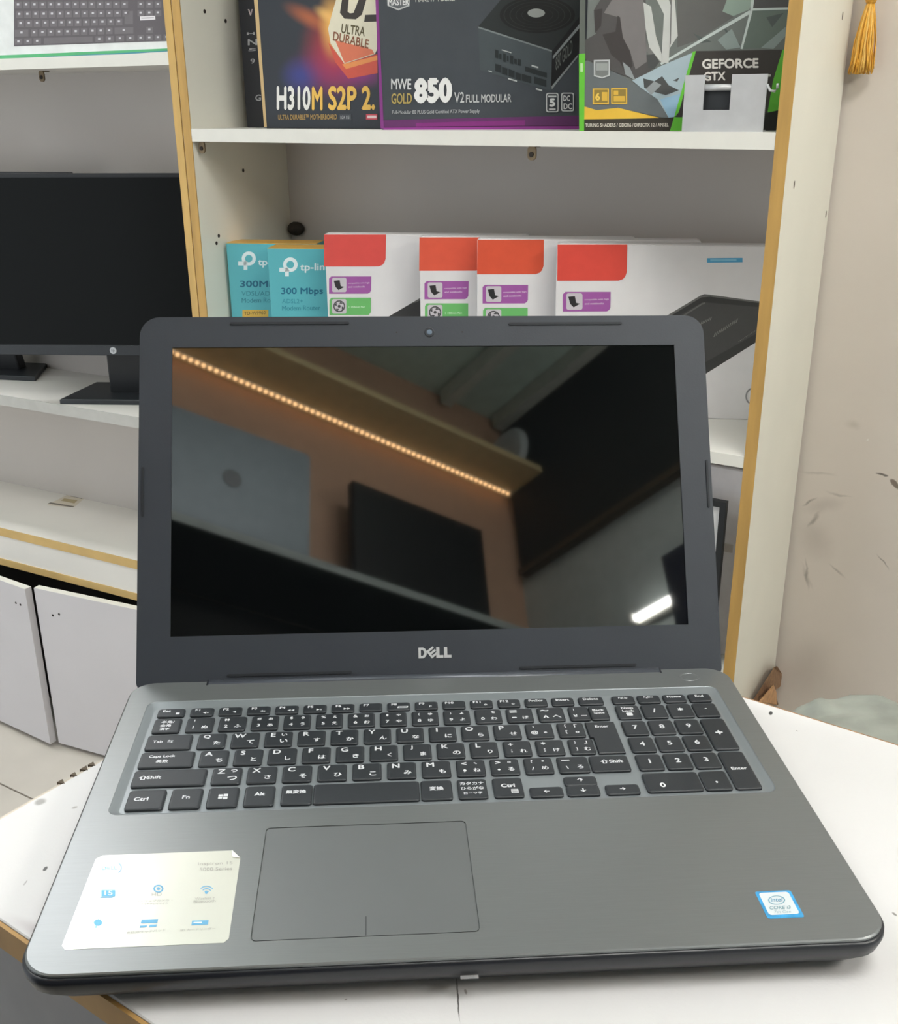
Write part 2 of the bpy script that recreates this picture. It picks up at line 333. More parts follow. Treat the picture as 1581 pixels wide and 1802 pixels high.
for z, th in ((zA, .019), (zB, .022), (2.0, .019)):
    s_ = box('shelf', (LW, .002, z - th), (-.0006, LD - .008, z), M_white, lc)
    box('front_edge', (LW, 0, z - th), (-.0006, .002, z), M_edgew if z != zB else mat('grey_shelf_lip', (188, 187, 182), .4), s_)
for z, th in ((zC, .0195), (zD, .0165)):
    s_ = box('shelf', (LW, .002, z - th), (-.0006, LD - .008, z), M_white, lc); box('front_edge', (LW, 0, z - th), (-.0006, .002, z), M_goldp, s_)
box('fascia', (LW, .003, zD), (-.0006, .015, zC - .0195), M_white, lc)
box('shade_sheet', (LW, .1, .0), (-.0006, .11, zD - .02), M_dark, lc)  # near-black sheet stands in for the shade behind the ajar doors
pin('shelf_bracket', (-.385, .08, zA - .0192), lc)
# label on the shelf floor
FC = Face(MLc, (0, 0, zC), (0, 0, 1), lc)
FC.polys('paper_label', [[(82, 889), (122, 869), (152, 874), (130, 893)]], ink((214, 205, 188)))
FC.polys('label_print', [[(123, 873), (128, 870), (149, 875), (144, 878)], [(84, 886), (89, 884), (131, 891), (128, 893)]], ink((112, 106, 96)))
FC.polys('label_motif', [[(107, 881), (113, 877), (137, 880), (131, 886)]], ink((176, 160, 120)))
# doors: hinged at the outer edges, meeting edges pulled forward a little
Mdoor = mat('lilac_white_door', (206, 203, 206), .5, var=.03, scale=4)
for hx, sgn, w, ang, pxh in ((-.135, -1, .348, 4.5, ((93, 1083), (104, 1081))), (-.955, 1, .465, -5.0, ((28, 1061), (36, 1064)))):
    # door in its hinge frame: extends along sgn*x
    R_ = Matrix.Translation((hx, -.004, .012)) @ Matrix.Rotation(math.radians(ang * 1), 4, 'Z')
    v, f = prism([(0, 0), (sgn * w, 0), (sgn * w, -.016), (0, -.016)], 0, .394)
    d = obj('door', [R_ @ Vector(p) for p in v], f, Mdoor, lc)
    bmx = bmesh.new(); bmx.from_mesh(d.data); bmesh.ops.recalc_face_normals(bmx, faces=bmx.faces); bmx.to_mesh(d.data); bmx.free()
    Fd = Face(MLc @ R_, (0, -.0161, 0), (0, -1, 0), None)
    for q in pxh:
        c = Fd.at(q); v, f = loft([[tuple(R_ @ Vector((c.x + a, y, c.z + b))) for a, b in ell(0, 0, .0028, .0028, 10)] for y in (-.0155, -.0164)]); obj('screw_hole', v, f, M_hole, d)
    # thickness edges in raw white
    v, f = prism([(0, -.0005), (sgn * w, -.0005), (sgn * w, -.0155), (0, -.0155)], .3941, .3946); obj('top_edge', [R_ @ Vector(p) for p in v], f, M_edgew, d)

# ------------------------------------------------------------------ counter with white top (laptop frame is very slightly out of level)
LM = Matrix(((0.81235487, -0.58303148, 0.01240417, 1.17673691), (0.58294167, 0.81244877, 0.010296, -1.07063483), (-0.01608065, -0.0011331, 0.99987006, 1.01), (0, 0, 0, 1)))
TR = LM @ Matrix.Rotation(math.radians(-38.6), 4, 'Z')      # x along the counter, y across it
ct = thing('counter', 'narrow white topped counter with brown edge carrying the open laptop', 'counter', TR)
tx0, tx1, ty0, ty1 = -.282, .95, -.0895, .3236
M_top = mat('worn_white_top', (212, 211, 212), .5, var=.02, scale=9, bump=.08, bscale=500)
def tl(px): return TR.inverted() @ hit(px, TR.translation, TR.to_3x3() @ Vector((0, 0, 1)))
def ts(x0, y0, x1, y1, w, rgb, s, soft=.6):
    a, b = tl((x0, y0)), tl((x1, y1)); d = (b - a) / 2; n = Vector((0, 0, 1)).cross(d).normalized() * w
    return (tuple((a + b) / 2), tuple(d), tuple(n), rgb, s, soft)
blobs(M_top, [ts(60, 1418, 82, 1404, .004, (128, 124, 118), .7), ts(75, 1528, 84, 1529, .0022, (40, 38, 38), .9, .4), ts(124, 1424, 138, 1418, .0015, (150, 144, 140), .7), ts(0, 1605, 150, 1680, .006, (170, 160, 164), .6, 1),
    ts(1352, 1254, 1360, 1256, .003, (30, 30, 32), .95, .4), ts(1403, 1286, 1407, 1286, .001, (120, 116, 112), .8), ts(804, 1712, 811, 1806, .0005, (52, 48, 46), .9, .5), ts(1570, 1603, 1581, 1612, .001, (90, 84, 80), .8),
    ts(200, 1370, 250, 1350, .01, (206, 202, 206), .5, 1), ts(610, 1757, 612, 1760, .001, (130, 120, 116), .7), ts(40, 1560, 50, 1548, .0006, (150, 146, 146), .7), ts(818, 1738, 822, 1750, .0007, (120, 112, 108), .7)], noise=.004, nscale=60)
box('table_top', (tx0, ty0, -.016), (tx1, ty1, 0), M_top, ct, .0006)
M_te = mat('brown_counter_edge', (176, 138, 82), .6, var=.12, scale=30)
box('edge_band', (tx0 - .001, ty0 - .0022, -.0163), (tx1, ty0 - .0001, -.0012), M_te, ct)
box('edge_band', (tx0 - .0022, ty0, -.0163), (tx0 - .0001, ty1, -.001), mat('chipped_pale_edge', (206, 196, 182), .6, var=.1), ct)
box('edge_band', (tx0 - .001, ty1 + .0001, -.0163), (tx1, ty1 + .0022, -.001), mat('torn_brown_edge', (150, 112, 76), .8, var=.3, scale=80), ct)
box('front_panel', (tx0 + .012, ty0 + .012, -1.0), (tx1, ty0 + .028, -.0165), mat('grey_counter_panel', (142, 142, 144), .55, var=.05), ct)
box('end_panel', (tx0 + .012, ty0 + .0285, -.998), (tx0 + .028, ty1 - .02, -.0165), mat('grey_counter_panel', (142, 142, 144)), ct)
for px, w in (((150, 1353), .0025), ((132, 1364), .0018), ((110, 1377), .002), ((164, 1346), .002)):   # chips along the worn edge
    p = tl(px); v, f = prism([(tx0 - .003, p.y - w), (tx0 + .0015, p.y), (tx0 - .003, p.y + w)], -.004, .0003); obj('edge_chip', v, f, mat('chip_brown', (96, 84, 70), .8), ct)

# ------------------------------------------------------------------ the laptop
lt = thing('laptop', 'open grey and black laptop with Japanese keyboard standing on the white counter', 'laptop', LM)
M_case = mat('black_case_plastic', (30, 32, 38), .35, var=.05)
M_deck = mat('brushed_grey_deck', (119, 122, 123), .36, metal=.5, var=.03, scale=40, stretch=(1, 40, 40))
M_well = mat('grey_key_well', (128, 134, 138), .36, metal=.25, var=.03)
M_key = mat('charcoal_key', (34, 38, 43), .5, var=.05, scale=300)
M_leg = mat('key_legend', (212, 214, 218), .5, var=.02)
def base_loop(ins, z, yb=.2497):
    return [(x, y, z) for x, y in rr(0, yb / 2, .390 - 2 * ins, yb - 2 * ins, .0, 8, (.014, .014, .017, .017))]
v, f = loft([base_loop(.016, .0025), base_loop(.006, .006), base_loop(.0012, .012), base_loop(.0, .0175), base_loop(.0002, .0202), base_loop(.0012, .0207)]); o = obj('bottom_case', v, f, M_case, lt, True)
v, f = loft([base_loop(.0022, .0188), base_loop(.0012, .0212), base_loop(.0013, .0220), base_loop(.0019, .0225)])
deck = obj('palm_rest', v, f, M_deck, lt)
def cutter(v, f):
    o = obj('cutter', [LM @ Vector(p) for p in v], f, M_well); bmx = bmesh.new(); bmx.from_mesh(o.data); bmesh.ops.recalc_face_normals(bmx, faces=bmx.faces); bmx.to_mesh(o.data); bmx.free(); return o
def wl(x, y0, y1, z, r): return [(a, b, z) for a, b in rr(0, (y0 + y1) / 2, 2 * x, y1 - y0, r, 6)]
wloops = [wl(.1748, .1128, .2178, .0214, .004), wl(.1756, .1124, .2188, .0215, .0045), wl(.1774, .1117, .2212, .0219, .005), wl(.1792, .1111, .2236, .0223, .0058), wl(.1803, .1108, .2250, .02249, .006), wl(.1803, .1108, .2250, .026, .006)]
tc_x0, tc_x1, tc_y0, tc_y1 = -.0955, .0068, .0165, .0955
cw = cutter(*loft(wloops))
ctp = cutter(*prism(rr((tc_x0 + tc_x1) / 2, (tc_y0 + tc_y1) / 2, tc_x1 - tc_x0 + .0009, tc_y1 - tc_y0 + .0009, .0025, 4), .0217, .024))
cut(deck, [cw, ctp])
deck.data.materials.append(M_well)
for p in deck.data.polygons:
    if abs(p.center.x) < .1815 and .1100 < p.center.y < .2256 and p.center.z < .02249: p.material_index = 1
for p in deck.data.polygons: p.use_smooth = .001 < abs(p.normal.z) < .999 and p.center.y > .1 and p.center.z < .02249
# touchpad
tp = obj('touchpad', *prism(rr((tc_x0 + tc_x1) / 2, (tc_y0 + tc_y1) / 2, tc_x1 - tc_x0 - .0002, tc_y1 - tc_y0 - .0002, .0022, 4), .0217, .0224), mat('touchpad_grey', (108, 111, 112), .42, metal=.4, var=.02), lt)
box('divider_line', (-.0446, .0168, .0223), (-.0442, .0290, .02243), M_case, tp)
# keys
KM = {}
def key(x0, x1, y0, y1, legends=(), poly=None):
    w, h = round(x1 - x0, 4), round(y1 - y0, 4)
    if (w, h, poly) not in KM:
        if poly: lo = [(a, b) for a, b in poly]; loops = [[(a * q + c_, b * q, z) for a, b in lo] for q, z, c_ in ((1, .0215, 0), (1, .0225, 0), (.965, .0229, 0))]
        else: loops = [[(a, b, z) for a, b in rr(0, 0, w - 2 * i_, h - 2 * i_, .0016, 3)] for i_, z in ((0, .0215), (0, .0225), (.0005, .0229), (.0011, .0230))]
        v, f = loft(loops, True, True); me = bpy.data.meshes.new('key'); me.from_pydata(v, [], f); me.update(); me.materials.append(M_key); KM[(w, h, poly)] = me
    o = bpy.data.objects.new('key', KM[(w, h, poly)]); link(o, lt); o.location = ((x0 + x1) / 2, (y0 + y1) / 2, 0)
    V, Fc = [], []
    for tx, px, py, sz in legends:      # px,py = centre offset (fraction of the half size), sz = height
        vs, fs, (a0, b0, a1, b1) = glyphs(tx, .03); k0 = len(V); sc = 1.18 * sz / max(b1 - b0, .35)
        sx = sc * 1.1
        V += [((x - (a0 + a1) / 2) * sx + px * w / 2, (y - (b0 + b1) / 2) * sc + py * h / 2, .02306 + dz) for x, y, dz in vs]; Fc += [tuple(i + k0 for i in q) for q in fs]
    if V: obj('legend', V, Fc, M_leg, o)
    return o
R_FN, R_N, R_Q, R_A, R_Z, R_C = (.2062, .2152), (.1886, .2040), (.1706, .1860), (.1528, .1682), (.1350, .1504), (.1145, .1320)
KW, KP = .0162, .01935
key(-.172, -.1557, *R_FN, [('Esc', -.35, .35, .0022), ('▪', .5, -.35, .0018)])
for i, (a, b) in enumerate((('F1', '◄×'), ('F2', '◄'), ('F3', '◄))'), ('F4', '◄◄'), ('F5', '►II'), ('F6', '►►'), ('F7', ''), ('F8', '▱'), ('F9', 'ρ'), ('F10', ''), ('F11', '☼'), ('F12', '☼'))):
    x = -.1523 + i * .01722; key(x, x + .0141, *R_FN, [(a, -.4, .4, .0022)] + ([(b, .35, -.35, .0018)] if b else []))
for x, w, s in ((.0543, .0140, 'PrtScr'), (.0712, .0140, 'Insert'), (.0883, .0156, 'Delete'), (.1097, .0142, 'PgUp'), (.1260, .0143, 'PgDn'), (.1425, .0143, 'Home'), (.1587, .0143, 'End')): key(x, x + w, *R_FN, [(s, 0, .35, .0021)])
key(-.172, -.1558, *R_N, [('半角/', 0, .45, .0026), ('全角', -.1, -.05, .0026), ('漢字', -.1, -.55, .0022)])
for i, (a, b, c, d) in enumerate((('!', '1', '', 'ぬ'), ('"', '2', '', 'ふ'), ('#', '3', 'ぁ', 'あ'), ('$', '4', 'ぅ', 'う'), ('%', '5', 'ぇ', 'え'), ('&', '6', 'ぉ', 'お'), ("'", '7', 'ゃ', 'や'), ('(', '8', 'ゅ', 'ゆ'), (')', '9', 'ょ', 'よ'), ('', '0', 'を', 'わ'), ('=', '-', '', 'ほ'), ('~', '^', '', 'へ'), ('|', '¥', '', 'ー'))):
    x = -.1525 + i * KP; w = KW if i < 12 else .0125
    key(x, x + w, *R_N, [(s, px, py, sz) for s, px, py, sz in ((a, -.45, .5, .0024), (b, -.45, -.4, .0026), (c, .4, .5, .0022), (d, .4, -.4, .0028 if d != 'ー' else .0012)) if s])
key(.0926, .1040, *R_N, [('Back', 0, .35, .0022), ('Space', 0, -.1, .0022)])
key(-.1726, -.1466, *R_Q, [('Tab', -.5, .05, .0022), ('⇆', .05, .05, .0026)])
for i, (a, b) in enumerate(zip('QWERTYUIOP', 'たてぃすかんなにらせ')):
    x = -.1430 + i * KP; L = [(a, -.4, .5, .0036), (b if a != 'E' else 'い', .4, -.35, .0032)]
    key(x, x + KW, *R_Q, L + ([('ぃ', .4, .5, .0024)] if a == 'E' else []))
key(.0505, .0667, *R_Q, [('`', -.4, .5, .0016), ('@', -.4, -.3, .0034), ('゛', .4, -.3, .0018)])
key(.0698, .0858, *R_Q, [('{', -.4, .5, .003), ('[', -.4, -.35, .003), ('「', .4, .5, .003), ('。', .4, -.4, .0018)])
ex0, ex1 = .0875, .1052; ey0, ey1 = R_A[0], R_Q[1]; cxk, cyk = (ex0 + ex1) / 2, (ey0 + ey1) / 2
key(ex0, ex1, ey0, ey1, [('Enter', .05, .68, .0022)], poly=((ex1 - cxk, ey1 - cyk), (ex0 - cxk, ey1 - cyk), (ex0 - cxk, R_Q[0] - cyk - .001), (ex0 + .0021 - cxk, R_Q[0] - cyk - .0014), (ex0 + .0021 - cxk, ey0 - cyk), (ex1 - cxk, ey0 - cyk)))
key(-.1730, -.1426, *R_A, [('Caps Lock', -.2, .35, .0026), ('英数', -.15, -.25, .0026)])
for i, (a, b) in enumerate(zip('ASDFGHJKL', 'ちとしはきくまのり')):
    x = -.1394 + i * KP; key(x, x + KW, *R_A, [(a, -.4, .5, .0036), (b, .4, -.35, .0032)])
for x, w, a, b, c, d in ((.0349, KW, '+', ';', '', 'れ'), (.0541, KW, '*', ':', '', 'け'), (.0734, .0148, '}', ']', '」', 'む')):
    key(x, x + w, *R_A, [(s, px, py, sz) for s, px, py, sz in ((a, -.45, .5, .0024), (b, -.45, -.4, .0026), (c, .4, .5, .0026), (d, .4, -.4, .003)) if s])
key(-.1732, -.1332, *R_Z, [('⇧', -.72, .05, .0034), ('Shift', -.42, .05, .0026)])
for i, (a, b) in enumerate(zip('ZXCVBNM', 'つさそひこみも')):
    x = -.1300 + i * .01943; key(x, x + KW, *R_Z, [(a, -.4, .5, .0036), (b, .4, -.35, .0032)] + ([('っ', .45, .55, .0022)] if a == 'Z' else []))
for x, w, a, b, c, d in ((.0061, KW, '<', ',', '、', 'ね'), (.0254, KW, '>', '.', '。', 'る'), (.0447, KW, '?', '/', '・', 'め'), (.0638, .0176, '_', '\\', '', 'ろ')):
    key(x, x + w, *R_Z, [(s, px, py, sz) for s, px, py, sz in ((a, -.45, .5, .0024), (b, -.45, -.4, .0026), (c, .35, .5, .0016), (d, .4, -.35, .003)) if s])
key(.0825, .1047, *R_Z, [('⇧', -.25, .2, .0034), ('Shift', .35, .2, .0026)])
for x0, x1, L in ((-.1722, -.1524, [('Ctrl', -.25, .05, .0028)]), (-.1494, -.1328, [('Fn', 0, .1, .0026)]), (-.1297, -.1133, []), (-.1101, -.0939, [('Alt', 0, .15, .0026)]), (-.0904, -.0738, [('無変換', -.05, .25, .0028)]), (-.0731, -.0157, []), (-.0148, .0022, [('変換', 0, .1, .003)]),
                  (.0053, .0213, [('カタカナ', 0, .5, .0024), ('ひらがな', 0, .0, .0024), ('ローマ字', 0, -.5, .0020)]), (.0248, .0411, [('Ctrl', 0, .15, .0028), ('▤', .4, -.45, .0030)])):
    k = key(x0, x1, *R_C, L)
    if x0 == -.1297:
        g = []; n = 0
        V = []
        for a0, a1, b0, b1 in ((-.0024, -.0002, .0002, .0020), (.0002, .0026, .0002, .0024), (-.0024, -.0002, -.0018, -.0002), (.0002, .0026, -.0022, -.0002)):
            V += [(a0, b0, .02306), (a1, b0, .02306), (a1, b1, .02306), (a0, b1, .02306)]
        obj('legend', V, [tuple(range(4 * i, 4 * i + 4)) for i in range(4)], M_leg, k)
key(.0444, .0625, .1137, .1225, [('←', 0, 0, .0022)]); key(.0646, .0827, .1230, .1312, [('↑', 0, .1, .003)]); key(.0646, .0827, .1137, .1227, [('↓', 0, 0, .003)]); key(.0862, .1048, .1137, .1225, [('→', 0, 0, .0022)])
NC = ((.1095, .1240), (.1257, .1405), (.1422, .1569), (.1583, .1730))
for (x0, x1), L in zip(NC, ([('Num', 0, .55, .0022), ('Lock', 0, .1, .0022), ('▪', 0, -.4, .003)], [('/', 0, .05, .004)], [('*', 0, .1, .003)], [('-', 0, .1, .0012)])): key(x0, x1, *R_N, L)
for row, t3 in ((R_Q, '789'), (R_A, '456'), (R_Z, '123')):
    for (x0, x1), s in zip(NC, t3): key(x0, x1, *row, [(s, 0, .05, .0036)])
key(*NC[3], R_A[0], R_Q[1], [('+', 0, .05, .0036)]); key(*NC[3], R_C[0], R_Z[1], [('Enter', 0, .05, .0024)])
key(.1090, .1402, *R_C, [('0', -.4, -.35, .0036)]); key(.1414, .1566, *R_C, [(',', 0, -.25, .002)])
# power button, hinge cover, front notch, feet
v, f = loft([[(.1667 + x, .2375 + y, z) for x, y in ell(0, 0, r, r * .8, 24)] for z, r in ((.0225, .0066), (.02262, .0064), (.02262, .0054), (.0224, .005))], False, True); obj('power_button', v, f, mat('power_button_grey', (128, 131, 132), .3, metal=.6), lt)
v, f = tube([(-.1462, .2470, .0205), (.1490, .2470, .0205)], .0034, 14); obj('hinge_cover', v, f, mat('hinge_grey', (78, 82, 90), .35, metal=.3), lt, True)
for hx in (-.1469, .1497): box('hinge_gap', (hx - .0006, .2435, .0215), (hx + .0006, .2497, .02262), M_case, lt)
box('front_notch', (-.003, -.0008, .0120), (.005, .0008, .0126), mat('pale_latch', (150, 150, 152), .4), lt)
for fx, fy in ((-.165, .03), (.165, .03), (-.165, .225), (.165, .225), (.06, .03)): box('rubber_foot', (fx - .012, fy - .005, 0), (fx + .012, fy + .005, .0035), M_black, lt, .001)
# lid
tilt = .4835; hy, hz = .2512, .0191
def LP(x, s, n=0.0): return (x, hy + s * math.sin(tilt) - n * math.cos(tilt), hz + s * math.cos(tilt) + n * math.sin(tilt))
sb, st_ = -.004, .2460
def lid_loop(ins, n, r=.0135): return [LP(x, s, n) for x, s in rr(0, (sb + st_) / 2, .3880 - 2 * ins, st_ - sb - 2 * ins, 0, 8, (r, r, .006, .006))]
v, f = loft([lid_loop(.004, -.0078), lid_loop(.001, -.006), lid_loop(0, -.004), lid_loop(0, -.0016)]); obj('lid_shell', v, f, mat('black_lid_shell', (22, 23, 27), .3, var=.04), lt, True)
M_bez = mat('matte_slate_bezel', (46, 51, 59), .55, var=.03, bump=.05, bscale=900)
S0, S1, SX = .0309, .2244, .1721
outer = rr(0, (sb + st_) / 2, .3868, st_ - sb - .0012, 0, 8, (.013, .013, .005, .005))
# bezel as a frame: outer loop bridged to the rectangular window
inner = []
for x, s in outer:
    cxn = max(-SX, min(SX, x * 1.0)); csn = max(S0, min(S1, s)); inner.append((cxn, csn))
# project outer points onto the window rectangle so the ring has clean quads
cs_ = (S0 + S1) / 2
def towin(x, s):
    dx, ds = x, s - cs_; k = min(SX / max(abs(dx), 1e-9), ((S1 - S0) / 2) / max(abs(ds), 1e-9)); return (dx * k, cs_ + ds * k)
pts = [p for p in outer]
# insert rays that meet the window corners exactly
ring_o, ring_i = [], []
n = len(pts)
for i in range(n):
    a, b = pts[i], pts[(i + 1) % n]; ring_o.append(a); ring_i.append(towin(*a))
    for sx, sy in ((1, 1), (-1, 1), (-1, -1), (1, -1)):
        c = (sx * SX, sy * (S1 - S0) / 2); d = (b[0] - a[0], b[1] - a[1]); ao = (a[0], a[1] - cs_); den = d[0] * c[1] - d[1] * c[0]
        if abs(den) < 1e-9: continue
        u = (ao[1] * c[0] - ao[0] * c[1]) / den
        if 1e-4 < u < 1 - 1e-4:
            q = (a[0] + d[0] * u, a[1] + d[1] * u)
            if q[0] * c[0] > 0: ring_o.append(q); ring_i.append((c[0], cs_ + c[1]))
v, f = loft([[LP(x, s, -.0012) for x, s in ring_o], [LP(x, s, .0002) for x, s in ring_o], [LP(x, s, .0002) for x, s in ring_i], [LP(x, s, -.0010) for x, s in ring_i]], False, False); obj('bezel', v, f, M_bez, lt)
M_scr = mat('glossy_black_screen', (9, 11, 12), .03, var=.02, ior=2.3)
obj('screen', [LP(-SX - .0005, S0 - .0005, -.0007), LP(SX + .0005, S0 - .0005, -.0007), LP(SX + .0005, S1 + .0005, -.0007), LP(-SX - .0005, S1 + .0005, -.0007)], [(0, 1, 2, 3)], M_scr, lt)
for (x0, x1, s) in ((-.1335, -.053, .2408), (.0564, .1358, .2398), (-.1353, -.0542, .0050), (.0567, .1352, .0050)):
    v, f = loft([[LP(x, q, nn) for x, q in rr((x0 + x1) / 2, s, x1 - x0, .0017, .0008, 3)] for nn in (.0001, .0009)]); obj('rubber_bumper', v, f, mat('bumper_rubber', (26, 30, 36), .7), lt)
for x0, s0, s1 in ((.1905, .1100, .1430), (-.1905, .1100, .1430)):
    v, f = loft([[LP(x, q, nn) for x, q in rr(x0, (s0 + s1) / 2, .0015, s1 - s0, .0007, 3)] for nn in (.0001, .0008)]); obj('rubber_bumper', v, f, mat('bumper_rubber', (26, 30, 36), .7), lt)
wc = obj('webcam', *loft([[LP(.0017 + x, .2341 + q, nn) for x, q in ell(0, 0, r, r, 20)] for nn, r in ((.0002, .0034), (.0006, .0032), (.0006, .0022))]), mat('webcam_ring', (38, 42, 48), .4), lt)
obj('lens', *loft([[LP(.0017 + x, .2341 + q, nn) for x, q in ell(0, 0, r, r, 16)] for nn, r in ((.0006, .0019), (.0009, .0013))]), mat('webcam_lens', (110, 124, 140), .15), wc)
for x in (-.0208, .0243): obj('microphone_hole', *loft([[LP(x + a, .2342 + q, nn) for a, q in ell(0, 0, .0005, .0005, 8)] for nn in (.0002, .0003)]), M_hole, lt)
# maker's lettering on the lower bezel: D, slanted E, L, L
def lpoly(name, polys, m, parent, n0=.0002, n1=.0005):
    V, Fc = [], []
    for P in polys:
        v, f = loft([[LP(x, s, n0) for x, s in P], [LP(x, s, n1) for x, s in P]]); k = len(V); V += v; Fc += [tuple(i + k for i in q) for q in f]
    o = obj(name, V, Fc, m, parent); bmx = bmesh.new(); bmx.from_mesh(o.data); bmesh.ops.recalc_face_normals(bmx, faces=bmx.faces); bmx.to_mesh(o.data); bmx.free(); return o
lx, lsb, lh = -.0104, .0128, .0071
def Lp(p): return [(lx + a, lsb + b) for a, b in p]
D_ = [Lp([(0, 0), (.0016, 0), (.0016, lh), (0, lh)]), Lp([(.0016, 0), (.0032, 0), (.0045, .0009), (.0028, .0016), (.0016, .0016)]), Lp([(.0016, lh), (.0016, lh - .0016), (.0028, lh - .0016), (.0045, lh - .0009), (.0032, lh)]), Lp([(.0045, .0009), (.0055, .0024), (.0055, lh - .0024), (.0045, lh - .0009), (.0028, lh - .0016), (.0038, lh - .0028), (.0038, .0028), (.0028, .0016)])]
ca, sa = math.cos(math.radians(38)), math.sin(math.radians(38))
def rotE(p): return [(lx + .0089 + a * ca - b * sa, lsb + lh / 2 + a * sa + b * ca) for a, b in p]
E_ = [rotE(q) for q in (rect(-.0024, -.003, -.0010, .003), rect(-.0010, -.003, .0030, -.0016), rect(-.0010, -.0007, .0030, .0007), rect(-.0010, .0016, .0030, .003))]
L1 = [Lp([(.0118, 0), (.0165, 0), (.0165, .0018), (.0139, .0018), (.0139, lh), (.0118, lh)]), Lp([(.0170, 0), (.0218, 0), (.0218, .0018), (.0191, .0018), (.0191, lh), (.0170, lh)])]
lpoly('maker_lettering', D_ + E_ + L1, mat('silver_lettering', (206, 208, 210), .35, metal=.2), lt)
# palm-rest sticker and processor badge (printed in laptop coordinates found from the photo)
FS = Face(LM, (0, 0, .0225), (0, 0, 1), lt)
v, f = prism([(-.1785, .0185), (-.1765, .0160), (-.1075, .0160), (-.1055, .0185), (-.1065, .0725), (-.1115, .0790), (-.1745, .0790), (-.1775, .0765)], .0225, .02262)
M_stk = mat('glossy_white_sticker', (196, 198, 188), .3, var=.01, coat=.8, coat_rough=.12)
sk = obj('sticker', v, f, M_stk, lt); FS.parent = sk
FS.p = LM @ Vector((0, 0, .02263))
v, f = prism([(-.1065, .0725), (-.1115, .0790), (-.1105, .0735)], .0226, .0232); obj('curled_corner', v, f, mat('sticker_back', (236, 236, 228), .4), sk)
S5 = crop(80, 1470, 4.273); B1, B2, G1 = ink((96, 178, 222)), ink((96, 164, 204)), ink((158, 158, 152))
def s5r(*a): return S5(*rect(*a))
FS.polys('laptop_icon', [s5r(420, 412, 525, 460), s5r(410, 462, 510, 470)], B1, 1); FS.text('icon_number', '15', *S5((445, 452), (505, 452)), 8, ink((226, 240, 246)), .02, layer=2)
FS.polys('camera_icon', [S5(*q) for q in ring(850, 402, 38, 30, .68)] + [S5(*ell(850, 402, 14, 12, 12))], B2, 1); FS.text('icon_caption', 'HD', *S5((800, 456), (875, 456)), 6, G1, 0, layer=1)
for k, r in enumerate((22, 42, 62)):
    FS.polys('wireless_icon', [S5((1212 + (r - 7) * math.sin(a), 438 - (r - 7) * .95 * math.cos(a)), (1212 + r * math.sin(a), 438 - r * .95 * math.cos(a)), (1212 + r * math.sin(a + .2), 438 - r * .95 * math.cos(a + .2)), (1212 + (r - 7) * math.sin(a + .2), 438 - (r - 7) * .95 * math.cos(a + .2))) for a in [-.85 + .2 * i for i in range(9)]], B2, 1)
FS.polys('wireless_dot', [S5(*ell(1210, 433, 11, 9, 10))], B2, 1)
FS.polys('plug_icon', [S5(*ell(395, 657, 32, 24, 16)), s5r(382, 628, 388, 640), s5r(396, 626, 402, 640), s5r(412, 626, 418, 640), s5r(376, 680, 384, 698)], B1, 1)
FS.polys('pad_icon', [S5((725, 634), (848, 630), (842, 660), (716, 664)), S5((712, 680), (766, 676), (760, 692), (708, 696)), S5((786, 674), (840, 671), (834, 688), (780, 691))], B2, 1)
FS.polys('card_icon', [S5((1104, 642), (1228, 638), (1222, 672), (1098, 677))], B2, 1); FS.polys('card_slot', [S5((1115, 654), (1178, 652), (1176, 660), (1113, 663))], ink((220, 232, 236)), 2)
for s, a, b, h in (('Inspiron 15', (1148, 232), (1408, 224), 6.5), ('5000 Series', (1160, 270), (1405, 262), 6), ('HD ウェブカメラ・', (685, 505), (955, 497), 4), ('マルチアレイマイク', (715, 526), (920, 520), 4), ('Wireless +', (1125, 488), (1275, 480), 4.5), ('Bluetooth', (1115, 510), (1280, 502), 4.5), ('高精細タッチパッド', (610, 745), (905, 722), 5), ('SD カードリーダー', (1015, 724), (1280, 710), 4.5)): FS.text('caption', s, *S5(a, b), h, G1, 0, layer=1)
FS.text('round_logo', 'D∈LL', *S5((425, 262), (538, 256)), 6, B1, 0, layer=1)
FS.polys('logo_arc', [S5((520 + 48 * math.cos(a), 245 + 42 * math.sin(a)), (520 + 55 * math.cos(a), 245 + 46 * math.sin(a)), (520 + 55 * math.cos(a + .2), 245 + 46 * math.sin(a + .2)), (520 + 48 * math.cos(a + .2), 245 + 42 * math.sin(a + .2))) for a in [-1 + .2 * i for i in range(10)]], B2, 1)
v, f = prism(rr(.149, .0252, .0175, .0180, .0012, 3), .0225, .02262); bd = obj('processor_badge', v, f, mat('badge_blue', (58, 150, 204), .3, var=.25, scale=150), lt)
v, f = prism(rr(.149, .0258, .0145, .0148, .0014, 3), .02262, .02268); obj('badge_panel', v, f, mat('badge_silver', (206, 212, 216), .35), bd)
FB = Face(LM, (0, 0, .02269), (0, 0, 1), bd); S8 = crop(1250, 1500, 4.776)
FB.polys('badge_oval', [S8(*q) for q in ring(560, 402, 72, 38, .86)], ink((110, 160, 178)), 1); FB.text('badge_word', 'intel', *S8((512, 418), (608, 414)), 7.5, ink((72, 140, 172)), .01, layer=1)
FB.text('badge_word', 'CORE i3', *S8((500, 482), (678, 476)), 6, ink((110, 150, 160)), .01, layer=1); FB.text('badge_word', '7th Gen', *S8((540, 512), (680, 508)), 4.5, ink((140, 170, 180)), 0, layer=1)

# ------------------------------------------------------------------ cartons
def carton(name, label, M, w, d, h, m, group=None, bev=.0012, top=None):
    t = thing(name, label, 'box', M, group)
    box('carton_body', (0, 0, 0), (w, d, h), m, t, bev)
    box('closing_flap', (.004, .003, h - .0002), (w - .004, d - .003, h + .0006), top or m, t)
    return t
